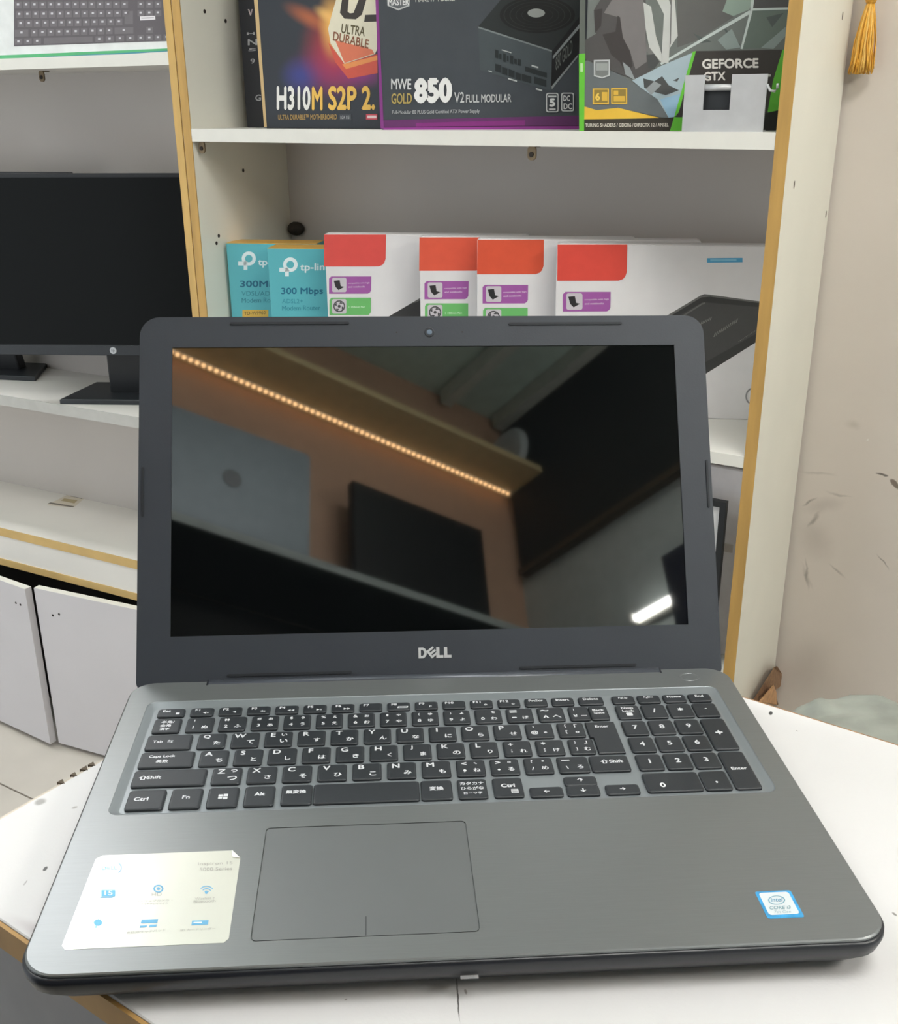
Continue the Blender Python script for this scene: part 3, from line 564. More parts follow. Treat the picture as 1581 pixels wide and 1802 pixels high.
# --- upper shelf: narrow black box, motherboard box
def boxx(px, y): return hit(px, (0, y, 0), (0, 1, 0)).x
G_UP = 'component boxes on the upper shelf'
y0 = .118; M0 = mrz(boxx((434.4, 220), y0), y0, Z1)
b0 = carton('component_box', 'black carton half hidden behind the motherboard box, nearest the left panel', M0, .17, .05, .26, mat('black_box_print', (34, 36, 44), .4), G_UP)
c2 = crop(400, 0, 4.94); F0 = Face(M0, (0, 0, 0), (0, -1, 0), b0)
F0.polys('v_emblem', [c2((180, 80), (192, 80), (205, 120), (212, 80), (222, 80), (208, 134), (198, 134))], ink((206, 190, 190)))
for s, a, b, h in (('H', (172, 306), (240, 303), 5), ('N', (180, 395), (262, 392), 11), ('5', (185, 446), (255, 443), 5), ('9', (203, 555), (242, 553), 9), ('G', (245, 878), (296, 876), 11)): F0.text('lettering', s, *c2(a, b), h, ink((176, 176, 178)), .02)
y1 = .060; M1 = mrz(boxx((468, 220), y1), y1, Z1)
b1 = carton('motherboard_box', 'dark carton with fiery shield artwork and large white and yellow lettering', M1, .2345, .055, .275, mat('dark_slate_print', (31, 37, 45), .4), G_UP)
F1 = Face(M1, (0, 0, 0), (0, -1, 0), b1)
fm = mat('fire_artwork', (31, 37, 45), .4, var=.02)
art = F1.polys('fire_art', [c2((262, -60), (1300, -60), (1312, 1105), (348, 1105))], fm)
def g1(x, y, rx, ry, rgb, s, rot=0):
    c = F1.at(c2((x, y))[0]); k = .00083 / 4.94 * 1.22
    a = math.radians(rot); return (tuple(c), (rx * k * math.cos(a), 0, rx * k * math.sin(a)), (-ry * k * math.sin(a), 0, ry * k * math.cos(a)), rgb, s, 1)
k_ = [g1(900, 620, 520, 260, (120, 30, 110), .8), g1(640, 660, 260, 170, (44, 60, 140), .8), g1(960, 420, 420, 380, (190, 40, 50), .85), g1(1180, 640, 300, 130, (150, 40, 130), .7), g1(720, 160, 330, 90, (190, 100, 50), .8, -22), g1(920, 230, 170, 300, (250, 190, 90), .95), g1(860, 130, 160, 60, (255, 200, 110), .7, -25)]
blobs(fm, k_)
F1.polys('gold_spine_edge', [c2((228, -60), (262, -60), (345, 1105), (322, 1105))], ink((206, 176, 124)))
F1.polys('shield_rim', [c2((880, 370), (1020, 555), (1306, 470), (1308, 636), (1055, 685), (940, 540))], ink((214, 84, 62)))
F1.polys('shield_glow', [c2((1000, 560), (1306, 484), (1307, 522), (1035, 600))], ink((240, 150, 80)))
F1.polys('shield', [c2((965, -60), (1296, -60), (1304, 430), (1285, 470), (1020, 555), (900, 380), (878, 250), (915, 110))], ink((234, 226, 200)))
F1.polys('shield_shade', [c2((940, 350), (1260, 430), (1280, 466), (1022, 548))], ink((226, 120, 84)))
F1.polys('shield_numeral', [c2((1005, -40), (1062, -40), (1048, 100), (1068, 116), (1100, 112), (1160, -40), (1222, -40), (1172, 128), (1120, 168), (1020, 162), (982, 112)), c2((1200, 130), (1300, 126), (1301, 187), (1192, 190))], ink((52, 44, 34)))
F1.text('shield_word', 'ULTRA', *c2((990, 288), (1195, 318)), 17, ink((92, 80, 40)), .02, slant=2); F1.text('shield_word', 'DURABLE', *c2((918, 352), (1228, 425)), 16, ink((140, 80, 44)), .02, slant=2)
F1.text('title_lettering', 'H310', *c2((432, 958), (726, 960)), 43, ink((236, 234, 228)), .035); F1.text('title_lettering', 'M', *c2((738, 960), (832, 960)), 42, ink((238, 190, 84)), .035); F1.text('title_lettering', 'S2P 2.', *c2((880, 960), (1288, 958)), 43, ink((238, 190, 84)), .035)
F1.text('subtitle', 'ULTRA DURABLE™ MOTHERBOARD', *c2((445, 1042), (957, 1038)), 9.5, ink((176, 144, 84)), .02)
F1.polys('socket_tag', [c2(*rect(978, 992, 1084, 1044))], ink((56, 60, 66))); F1.text('socket_tag_word', 'LGA 1151', *c2((988, 1034), (1072, 1034)), 6, ink((180, 182, 184)), .01)
F1.polys('pink_tag', [c2(*rect(1210, 990, 1308, 1040))], ink((206, 70, 84))); F1.polys('pink_tag_bar', [c2(*rect(1222, 1004, 1300, 1028))], ink((244, 214, 214)))
# --- power supply box
M2 = mrz(.3885, .004, Z1, 22)
b2 = carton('power_supply_box', 'dark grey carton with purple edge, picture of a power supply on its front', M2, .328, .10, .232, mat('grey_box_print', (70, 75, 81), .42), G_UP, top=ink((130, 52, 128)))
F2 = Face(M2, (0, 0, 0), (0, -1, 0), b2); c3 = crop(660, 0, 4.16)
def f2(nm, pts, rgb): return F2.polys(nm, [c3(*p) for p in pts], ink(rgb))
f2('purple_band', [[(45, 880), (1500, 846), (1500, 958), (68, 962)]], (104, 52, 104)); f2('purple_glow', [[(300, 900), (1100, 880), (1100, 930), (300, 935)]], (134, 48, 126)); f2('purple_fold', [[(60, 934), (1500, 922), (1500, 958), (70, 964)]], (150, 60, 146)); f2('fold_line', [[(60, 929), (1500, 917), (1500, 922), (60, 934)]], (70, 30, 70))
f2('purple_side_strip', [[(2, -60), (22, -60), (66, 940), (42, 940)]], (138, 62, 136))
f2('crest', [[(88, -60), (258, -60), (254, 44), (172, 76), (92, 42)]], (188, 190, 190)); f2('crest_inner', [[(98, -50), (248, -50), (246, 36), (172, 64), (100, 36)]], (96, 100, 104)); F2.text('crest_word', 'MASTER', *c3((98, 42), (250, 38)), 12, ink((226, 226, 226)), .03)
F2.text('tagline', 'MAKE IT YOURS.', *c3((298, 15), (586, 8)), 10, ink((206, 206, 204)), .02)
f2('unit_top', [[(758, 194), (955, -40), (1510, -60), (1500, 130), (1300, 372)]], (42, 47, 48)); f2('unit_front', [[(758, 200), (1297, 374), (1290, 668), (770, 512)]], (74, 82, 86)); f2('unit_side', [[(1299, 374), (1500, 120), (1500, 396), (1292, 660)]], (24, 26, 28))
f2('unit_highlight', [[(758, 194), (1297, 368), (1297, 380), (758, 206)]], (126, 134, 134)); f2('unit_side_stripe', [[(1303, 412), (1498, 176), (1498, 206), (1303, 436)], [(1294, 632), (1490, 396), (1490, 412), (1296, 656)]], (140, 146, 146))
f2('fan_grille', [ell(1190, 110, 275, 132, 40)], (26, 29, 29))
for q in (.9, .74, .58, .42): F2.polys('grille_ring', [c3(*p) for p in ring(1190, 110, 275 * q, 132 * q, .97, 40)], ink((46, 50, 50)))
f2('fan_hub', [ell(1182, 96, 64, 32, 24)], (150, 154, 150)); F2.text('side_word', '850 GOLD', *c3((1325, 520), (1446, 385)), 24, ink((110, 114, 110)), .01)
sk_ = lambda x, y, w, h: [(x, y), (x + w, y + w * .3), (x + w, y + w * .3 + h), (x, y + h)]
f2('socket', [sk_(880, 362, 26, 60), sk_(912, 392, 16, 40), sk_(940, 390, 20, 60), sk_(968, 408, 12, 40), sk_(990, 404, 24, 60), sk_(1020, 430, 20, 36), sk_(1046, 430, 24, 44), sk_(882, 466, 44, 54), sk_(932, 490, 40, 50), sk_(980, 506, 44, 52), sk_(1030, 528, 40, 50), sk_(1076, 540, 70, 50), sk_(1100, 486, 160, 36), sk_(1166, 560, 90, 50)], (40, 46, 48))
f2('socket_label', [sk_(930, 362, 70, 7), sk_(975, 570, 66, 10), sk_(1148, 474, 50, 12), sk_(1180, 644, 46, 12), sk_(832, 514, 26, 8)], (190, 194, 192))
for s, a, b, h, rgb, bo in (('MWE', (120, 656), (268, 656), 19, (214, 216, 216), .02), ('GOLD', (122, 762), (272, 760), 19, (186, 164, 96), .02), ('850', (288, 758), (567, 754), 45, (236, 236, 234), .06), ('V2', (582, 754), (655, 752), 19, (206, 208, 208), .01), ('FULL MODULAR', (668, 753), (1000, 748), 14.5, (200, 202, 202), .02), ('Full-Modular 80 PLUS Gold Certified ATX Power Supply', (128, 844), (768, 834), 8.5, (190, 192, 194), .01)): F2.text('title_lettering', s, *c3(a, b), h, ink(rgb), bo)
f2('round_badge', [[(a, b) for a, b in rr(1300, 751, 92, 142, 16, 4)], [(a, b) for a, b in rr(1412, 747, 94, 138, 16, 4)]], (206, 208, 206)); f2('badge_field', [[(a, b) for a, b in rr(1300, 751, 76, 126, 12, 4)], [(a, b) for a, b in rr(1412, 747, 78, 122, 12, 4)]], (58, 62, 68))
F2.text('badge_word', '5', *c3((1278, 782), (1322, 782)), 15, ink((230, 230, 228)), .05); f2('badge_bar', [rect(1270, 700, 1330, 712), rect(1276, 794, 1324, 806)], (206, 208, 206)); F2.text('badge_word', 'DC', *c3((1380, 740), (1430, 740)), 10, ink((222, 222, 220)), .03); F2.text('badge_word', 'DC', *c3((1382, 800), (1446, 800)), 10.5, ink((222, 222, 220)), .03)
# --- graphics card box
M3 = mrz(.7205, .003, Z1, 22)
b3 = carton('graphics_card_box', 'grey carton with shattered glass artwork, green edges and yellow band', M3, .277, .08, .235, mat('grey_glass_print', (116, 121, 118), .4), G_UP)
F3 = Face(M3, (0, 0, 0), (0, -1, 0), b3); c4 = crop(1000, 0, 3.9525)
def f3(nm, pts, rgb): return F3.polys(nm, [c4(*p) for p in pts], ink(rgb))
f3('art_facet', [[(560, -40), (1530, -40), (1530, 350), (880, 355), (640, 460), (560, 300)]], (112, 118, 114))
f3('art_facet', [[(760, -40), (1080, -40), (1150, 120), (900, 280), (760, 330)]], (98, 98, 96)); f3('art_facet', [[(1120, -40), (1300, -40), (1262, 66), (1150, 112), (1075, 80)]], (146, 164, 152)); f3('art_facet', [[(1285, 70), (1530, 66), (1530, 180), (1340, 335), (1210, 340)]], (104, 116, 108)); f3('art_facet', [[(1290, -40), (1530, -40), (1530, 55), (1285, 60)]], (84, 84, 84))
f3('art_facet', [[(870, 230), (1000, 290), (930, 300)], [(1070, 170), (1200, 310), (1150, 330)], [(1380, 120), (1500, 90), (1420, 190)]], (84, 92, 90)); f3('art_facet', [[(1340, 335), (1515, 186), (1515, 250), (1430, 340)], [(1040, 280), (1140, 200), (1200, 330), (1100, 345)]], (142, 154, 150))
f3('art_streak', [[(640, 440), (1262, 72), (1275, 92), (650, 452)], [(1276, -40), (1300, -40), (1286, 70), (1214, 342), (1200, 338), (1268, 70)], [(1285, 58), (1530, 52), (1530, 66), (1285, 74)]], (196, 206, 202))
f3('art_shadow', [[(180, 70), (250, -40), (540, -40), (545, 380), (625, 400), (600, 470), (500, 560), (440, 545), (350, 512), (118, 410), (118, 280), (195, 235)]], (84, 82, 82))
f3('art_limb', [[(250, 90), (330, -40), (520, -40), (535, 120), (548, 430), (470, 484), (430, 350), (380, 260), (350, 120)]], (124, 120, 120)); f3('art_dark_fold', [[(345, 110), (362, 120), (382, 260), (432, 360), (450, 460), (400, 510), (360, 430), (300, 380), (240, 240), (330, 220)], [(180, 70), (240, 60), (230, 180), (190, 230)]], (66, 62, 62))
f3('art_blade', [[(524, 16), (578, 46), (612, 250), (660, 402), (642, 436), (566, 335), (540, 200)], [(598, -40), (690, -40), (722, 60), (700, 440), (648, 436), (668, 100)], [(716, -40), (740, -40), (764, 250), (708, 335)]], (198, 200, 196)); f3('art_blade_edge', [[(716, -40), (724, -40), (716, 300), (706, 334)], [(545, 300), (566, 330), (646, 432), (620, 440), (545, 360)]], (120, 120, 118))
f3('art_frost', [[(640, 462), (868, 366), (836, 490), (802, 640), (748, 812), (700, 818), (622, 690), (500, 605), (445, 560), (570, 500)]], (170, 188, 196)); f3('art_frost', [[(640, 690), (790, 650), (745, 812), (700, 818)]], (150, 186, 210))
f3('art_shard', [[(524, 545), (600, 565), (655, 530), (700, 592), (772, 628), (680, 662), (600, 640), (530, 610)], [(552, 382), (600, 376), (636, 430), (600, 480), (556, 470)], [(730, 560), (775, 540), (760, 568)]], (78, 80, 80)); f3('art_shard', [[(600, 565), (650, 590), (580, 660), (540, 620)], [(380, 430), (430, 470), (470, 560), (400, 520)]], (150, 156, 158))
f3('grey_field', [[(118, 420), (350, 514), (500, 605), (622, 690), (700, 820), (640, 815), (350, 750), (200, 765), (110, 740)]], (106, 112, 114))
f3('yellow_band', [[(106, 738), (200, 766), (350, 750), (632, 818), (632, 824), (104, 832)]], (234, 190, 70)); f3('black_strip', [[(104, 830), (736, 820), (706, 918), (104, 920)]], (60, 56, 50)); F3.text('strip_words', 'TURING SHADERS / GDDR6 / DIRECTX 12 / ANSEL', *c4((120, 884), (700, 880)), 6.5, ink((216, 212, 200)), .02)
f3('edge_strip', [[(84, -40), (120, -40), (120, 372), (78, 376)]], (98, 104, 98)); f3('green_strip', [[(76, 376), (120, 372), (112, 916), (78, 920)]], (106, 196, 64)); f3('green_strip_bar', [rect(86, 440, 104, 500)], (190, 226, 170))
f3('green_border', [[(868, 360), (890, 356), (770, 780), (745, 815), (800, 815), (800, 916), (708, 916), (738, 815)]], (106, 196, 64)); f3('green_border', [[(1490, 346), (1530, 345), (1500, 770), (1380, 780), (1430, 540)]], (106, 196, 64)); f3('black_panel', [[(890, 356), (1492, 346), (1426, 560), (1385, 800), (745, 812), (772, 780)]], (62, 58, 56)); f3('black_panel', [[(1370, 790), (1500, 756), (1500, 906), (1360, 906)]], (40, 40, 38))
F3.text('title_lettering', 'GEFORCE', *c4((932, 480), (1326, 473)), 17.5, ink((230, 226, 220)), .035); F3.text('title_lettering', 'GTX', *c4((944, 564), (1096, 560)), 16, ink((230, 226, 220)), .035)
f3('yellow_badge', [rect(172, 615, 285, 726), rect(300, 612, 412, 723)], (228, 186, 78)); f3('badge_field', [rect(182, 624, 276, 716), rect(309, 621, 403, 714)], (150, 128, 66)); f3('badge_field', [rect(236, 640, 274, 700), rect(318, 630, 350, 660), rect(318, 668, 396, 706)], (222, 180, 74)); F3.text('badge_word', '6', *c4((190, 700), (224, 700)), 14, ink((240, 204, 96)), .05)
f3('shield_badge', [[(180, 418), (292, 415), (292, 526), (238, 546), (180, 530)]], (196, 200, 200)); f3('shield_badge_field', [[(190, 428), (282, 425), (282, 520), (238, 536), (190, 522)]], (124, 128, 126)); f3('shield_badge_bar', [rect(198, 440, 276, 490)], (160, 164, 162))
# --- aluminium bracket in front of that box
M4 = mrz(.853, -.0005, Z1, 6)
br = thing('metal_bracket', 'silver aluminium bracket with square hole standing before the grey and green carton', 'bracket', M4)
Fb = Face(M4, (0, 0, 0), (0, -1, 0), None)
def bq(px): q = Fb.at(px); return (q.x, max(q.z, .0004))
M_al = mat('brushed_aluminium', (200, 201, 203), .36, metal=.2, var=.05, scale=40)
xs = [bq(c4((X, 700))[0])[0] for X in (805, 942, 1128, 1375)]; zs = [bq(c4((1000, Y))[0])[1] for Y in (912, 765, 632, 585, 520)]
zs[0] = 0.0
U_ = [(xs[0], 0), (xs[3], 0), (xs[3], zs[4]), (xs[2], zs[4]), (xs[2], zs[1]), (xs[1], zs[1]), (xs[1], zs[4]), (xs[0], zs[4])]
v, f = loft([[(x, y, z) for x, z in U_] for y in (0, .002)]); obj('face_plate', v, f, M_al, br)
v, f = tube([(xs[1], .004, (zs[2] + zs[3]) / 2), (xs[2], .004, (zs[2] + zs[3]) / 2)], (zs[3] - zs[2]) / 2, 12); obj('rolled_bar', v, f, M_al, br, True)
for a, b in ((xs[0], xs[1]), (xs[2], xs[3])): box('top_lip', (a, .0021, zs[4] - .003), (b, .02, zs[4] - .0005), M_al, br, .0004)
box('dark_inner_plate', (xs[1] - .002, .006, zs[1] - .002), (xs[2] + .002, .0075, zs[2] + .002), mat('dark_recess_plate', (34, 38, 42), .6), br)
box('floor_flange', (xs[0], .0021, 0), (xs[3], .02, .002), M_al, br)
v, f = tube([(xs[3] + a, .001, zs[4] + b) for a, b in ((0, -.012), (.004, -.019), (.010, -.020), (.0125, -.016), (.0125, -.011))], .0016, 8); obj('side_hook', v, f, M_al, br, True)

# --- lower shelf: two teal router boxes
G_R = 'teal router boxes'; M_teal = mat('teal_box_print', (92, 180, 190), .4, var=.02); M_yel = mat('yellow_box_top', (228, 180, 88), .45, var=.03)
c5 = crop(380, 390, 4.65)
def router(name, label, M, w, h, logo, txt, lines, extra=None):
    t = thing(name, label, 'box', M, G_R)
    box('carton_body', (0, 0, 0), (w, .055, h), M_teal, t, .0012); box('yellow_top', (0.0006, .0006, h - .0002), (w - .0006, .0545, h + .0005), M_yel, t)
    Fr = Face(M, (0, 0, 0), (0, -1, 0), t); Wt = ink((226, 238, 240)); cx, cy, r = logo
    Fr.polys('logo_mark', [c5(*q) for q in ring(cx, cy, r, r, .52)][0:24] + [c5(*rect(cx - 1.5 * r, cy + .42 * r, cx - .42 * r, cy + .98 * r)), c5(*rect(cx - .72 * r, cy + .42 * r, cx - .2 * r, cy + 1.6 * r))], Wt)
    Fr.text('logo_word', 'tp-link', *c5(txt[0], txt[1]), txt[2], Wt, .02)
    for s, a, b, hh, rgb, bo in lines: Fr.text('lettering', s, *c5(a, b), hh, ink(rgb), bo)
    if extra:
        Fr.polys('yellow_tag', [c5(*extra)], ink((222, 178, 78))); Fr.text('yellow_tag_word', 'TD-W9960', *c5((232, 765), (408, 758)), 6, ink((120, 100, 50)), .01)
    return t
p = hit((397, 428), (0, .05, 0), (0, 1, 0)); tpM1 = mrz(p.x + .001, .05, Z2, 24); p1z = p.z
router('router_box', 'teal router carton with yellow top nearest the left side panel, partly covered', tpM1, .165, p1z - Z2, (270, 302, 58), ((345, 376), (590, 376), 16), (('300Mbps', (198, 552), (575, 552), 15, (28, 100, 128), .02), ('VDSL/ADSL', (210, 606), (500, 606), 8, (56, 136, 150), 0), ('Modem Router', (212, 664), (540, 660), 8.5, (50, 130, 146), 0)), extra=[(218, 722), (430, 722), (430, 800), (218, 800)])
p = hit((470, 437), (0, .03, 0), (0, 1, 0)); tpM2 = mrz(p.x, .03, Z2, 24)
router('router_box', 'teal router carton with yellow top standing in front, against the first white carton', tpM2, .17, p.z - Z2, (610, 352, 60), ((690, 420), (945, 418), 17), (('300 Mbps', (535, 610), (878, 608), 15, (24, 104, 134), .02), ('ADSL2+', (543, 668), (712, 668), 7.5, (56, 146, 164), 0), ('Modem Router', (543, 728), (857, 724), 8.5, (50, 138, 156), 0)))
# --- four white cooler cartons, fanned
c7 = crop(960, 400, 3.593); M_card = mat('white_carton', (229, 227, 228), .45, var=.02)
cool = [((570.5, 412), .030, .885, (222, 82, 76), 'white cooler carton with red corner, leftmost of four, touching the teal box'), ((738, 417), .045, .925, (226, 92, 68), 'white cooler carton with orange corner, second of four from the left'),
        ((840, 421), .050, .955, (222, 88, 60), 'white cooler carton with orange corner, third of four from the left'), ((981, 429.5), .060, 1.0, (222, 78, 66), 'white cooler carton with red corner, rightmost and fully facing front')]
for k, ((px, py), yy, sc, rgb, lab) in enumerate(cool):
    p = hit((px, py), (0, yy, 0), (0, 1, 0)); Mk = mrz(p.x, yy, Z2, 24); hk = p.z - Z2
    t = carton('cooler_box', lab, Mk, .340 if k == 3 else .335, .030, hk, M_card, 'white notebook cooler cartons')
    Fk = Face(Mk, (0, 0, 0), (0, -1, 0), t)
    def mp(pts): return [(px + (X / 3.593 + 960 - 981.7) * sc, py + (Y / 3.593 + 400 - 428.7) * sc) for X, Y in pts]
    pic = [(500, 715), (700, 598), (985, 428), (1010, 420), (1050, 424), (1390, 470), (1390, 690), (1015, 925), (800, 1040), (500, 1100)]
    if k in (0, 3):
        Fk.polys('pad_picture', [mp(pic)], ink((62, 62, 62))); Fk.polys('pad_picture_panel', [mp([(820, 570), (1000, 470), (1390, 505), (1390, 640), (1015, 850), (900, 880)])], ink((78, 78, 78)))
        Fk.polys('pad_picture_edge', [mp([(700, 598), (985, 428), (1050, 424), (1390, 470), (1390, 480), (1048, 436), (990, 440), (740, 590)]), mp([(850, 566), (990, 478), (1012, 472), (1014, 480), (992, 488), (862, 570)])], ink((112, 112, 110)))
        Fk.polys('pad_picture_slots', [mp([(1066 + i * 14, 690 - i * 9), (1072 + i * 14, 690 - i * 9), (1082 + i * 14, 664 - i * 9), (1076 + i * 14, 664 - i * 9)]) for i in range(11)] + [mp([(970 + i * 12, 620 - i * 6), (976 + i * 12, 620 - i * 6), (984 + i * 12, 600 - i * 6), (978 + i * 12, 600 - i * 6)]) for i in range(7)] + [mp([(1225 + i * 9, 722 - i * 6), (1230 + i * 9, 722 - i * 6), (1230 + i * 9, 717 - i * 6), (1225 + i * 9, 717 - i * 6)]) for i in range(13)], ink((132, 132, 130)))['kind'] = 'stuff'
    if k == 3:
        Fk.polys('blue_ribbon', [mp([(1026, 192), (1250, 190), (1250, 218), (1026, 220)])], ink((84, 168, 210))); Fk.polys('ribbon_bar', [mp([(1046, 198), (1212, 197), (1212, 210), (1046, 212)])], ink((136, 198, 226)))
        Fk.polys('printed_ring', [mp(q) for q in ring(1318, 1066, 50, 56, .82)], ink((150, 148, 150)))
    Fk.polys('red_corner', [mp([(80, 106), (521, 106), (518, 280), (508, 308), (494, 324), (468, 334), (78, 335)])], ink(rgb))
    Fk.polys('purple_tag', [mp([(114, 420), (130, 405), (416, 405), (414, 506), (406, 520), (392, 528), (114, 529)])], ink((164, 92, 166))); Fk.polys('green_tag', [mp([(117, 575), (130, 557), (413, 557), (413, 660), (396, 680), (117, 680)])], ink((112, 190, 110)))
    for yy0, kind in ((415, 'n'), (568, 'f')):
        Fk.polys('icon_tile', [mp([(x, y) for x, y in rr(187, yy0 + 51, 102, 104, 12, 3)])], ink((206, 200, 206)))
        if kind == 'n': Fk.polys('laptop_icon', [mp([(148, 436), (190, 432), (198, 474), (160, 480)]), mp([(160, 480), (198, 474), (223, 480), (182, 503)])], ink((48, 46, 48)))
        else: Fk.polys('fan_icon', [mp(q) for q in ring(187, yy0 + 50, 42, 42, .8)] + [mp(ell(187, yy0 + 50, 11, 11, 10))] + [mp([(187 + 18 * math.cos(a), yy0 + 50 + 18 * math.sin(a)), (187 + 34 * math.cos(a + .3), yy0 + 50 + 34 * math.sin(a + .3)), (187 + 34 * math.cos(a + 1), yy0 + 50 + 34 * math.sin(a + 1))]) for a in (0, 1.57, 3.14, 4.71)], ink((72, 72, 74)))
    Fk.text('tag_word', 'compatible with high', *mp([(250, 462), (404, 458)]), 3.6 * sc, ink((226, 200, 226)), .02); Fk.text('tag_word', 'end notebooks', *mp([(252, 486), (372, 483)]), 3.6 * sc, ink((226, 200, 226)), .02); Fk.text('tag_word', '1 150mm Fan', *mp([(256, 630), (370, 628)]), 3.6 * sc, ink((214, 240, 212)), .02)
# --- dark lump on the back corner
p = Vector((.014, .212, 1.1545)); bm = bmesh.new(); bmesh.ops.create_icosphere(bm, subdivisions=3, radius=1)
for v in bm.verts:
    n_ = .75 + .5 * random.random(); v.co = Vector((v.co.x * .018, v.co.y * .013, v.co.z * .013)) * (.88 + .12 * n_)
o = bm_obj('cable_clip', bm, mat('dark_clip', (52, 46, 40), .8, var=.3, scale=150), None, True); o.location = hit((515, 402), (0, .236, 0), (0, 1, 0)); o.location.x = .0195
tag(o, 'small dark clip stuck in the back corner above the teal cartons', 'clip')
# --- below the lower shelf: white carton and small black framed panel, glimpsed right of the lid
t = carton('storage_carton', 'plain pale carton under the lower shelf, glimpsed right of the laptop lid', mrz(.30, .045, .60, 0), .67, .15, .295, mat('pale_lilac_carton', (232, 228, 229), .5), None)
box('tape_strip', (.0, -.0008, .168), (.665, -.0001, .181), mat('grey_tape', (196, 188, 180), .6), t)
Mf = mrz(.823, .024, .60, 0)
t = thing('framed_panel', 'black framed white panel leaning behind the right edge of the laptop lid', 'frame', Mf)
R_ = Matrix.Rotation(math.radians(4), 4, 'Y')
fo = [(-.09, .0), (.135, .0), (.135, .255), (-.09, .255)]; fi = [(-.078, .012), (.126, .012), (.126, .246), (-.078, .246)]
v, f = loft([[(x, 0, z) for x, z in fo], [(x, -.01, z) for x, z in fo], [(x, -.01, z) for x, z in fi], [(x, 0, z) for x, z in fi]], False, False); obj('frame', v, f, M_black, t)
box('white_sheet', (-.079, -.004, .011), (.127, -.001, .247), mat('white_sheet', (230, 230, 230), .5), t)

# ------------------------------------------------------------------ keyboard carton on the left cabinet's upper shelf
M5 = MLc @ Matrix.Translation((-.62, .010, zA))
kb = carton('keyboard_box', 'white carton printed with a black keyboard and a green stripe', M5, .612, .05, .16, mat('white_box_gloss', (232, 234, 232), .4))
F5 = Face(M5, (0, 0, 0), (0, -1, 0), kb); c1 = crop(0, 0, 3.9525)
F5.polys('green_stripe', [c1((-300, 398), (1200, 335), (1200, 350), (-300, 425))], ink((86, 178, 120))); F5.polys('blue_stripe', [c1((-300, 425), (1200, 350), (1200, 356), (-300, 446))], ink((66, 140, 160)))
F5.polys('keyboard_picture', [c1((98, -120), (1240, -120), (1240, 283), (98, 322))], ink((98, 92, 96)))
def kp(u, v): # u across 0..1 along picture, v rows
    x = 98 + u; return (x, v + (322 - (u / 1067) * 37 - 322) * (v / 322))
keys_, dots = [], []
def addk(x0, x1, y0, y1, dot=True):
    q = [kp(x0, y0), kp(x1, y0), kp(x1, y1), kp(x0, y1)]; keys_.append(c1(*q))
    if dot: dots.append(c1(kp((x0 + x1) / 2 - 9, y0 + 12), kp((x0 + x1) / 2 + 7, y0 + 12), kp((x0 + x1) / 2 + 7, y0 + 26), kp((x0 + x1) / 2 - 9, y0 + 26)))
for r_, (ya, yb) in enumerate(((-50, 0), (12, 60), (78, 126), (142, 190), (208, 256), (270, 312))):
    if r_ < 4:
        for i in range(14 if r_ < 3 else 13): addk(6 + i * 57 + (0, 0, 8, 18)[r_], 52 + i * 57 + (0, 0, 8, 18)[r_], ya, yb)
        for i in range(3 if r_ < 3 else 0): addk(860 + i * 60, 905 + i * 60, ya, yb)
    elif r_ == 4:
        addk(6, 100, ya, yb); [addk(118 + i * 58, 164 + i * 58, ya, yb) for i in range(10)]; addk(700, 830, ya, yb); addk(920, 966, ya, yb)
    else:
        [addk(6 + i * 65, 58 + i * 65, ya, yb) for i in range(3)]; addk(208, 546, ya, yb, False); [addk(566 + i * 72, 622 + i * 72, ya, yb) for i in range(4)]; [addk(860 + i * 60, 905 + i * 60, ya, yb) for i in range(4)]
addk(770, 828, 84, 184, False)
F5.polys('printed_keys', keys_, ink((116, 111, 114)))['kind'] = 'stuff'; F5.polys('printed_legends', dots, ink((206, 204, 208)))['kind'] = 'stuff'
F5.polys('white_plate', [c1((974, 114), (1080, 110), (1082, 136), (976, 142))], ink((236, 232, 234))); F5.polys('plate_bar', [c1((985, 122), (1072, 119), (1072, 127), (985, 130))], ink((190, 186, 190)))

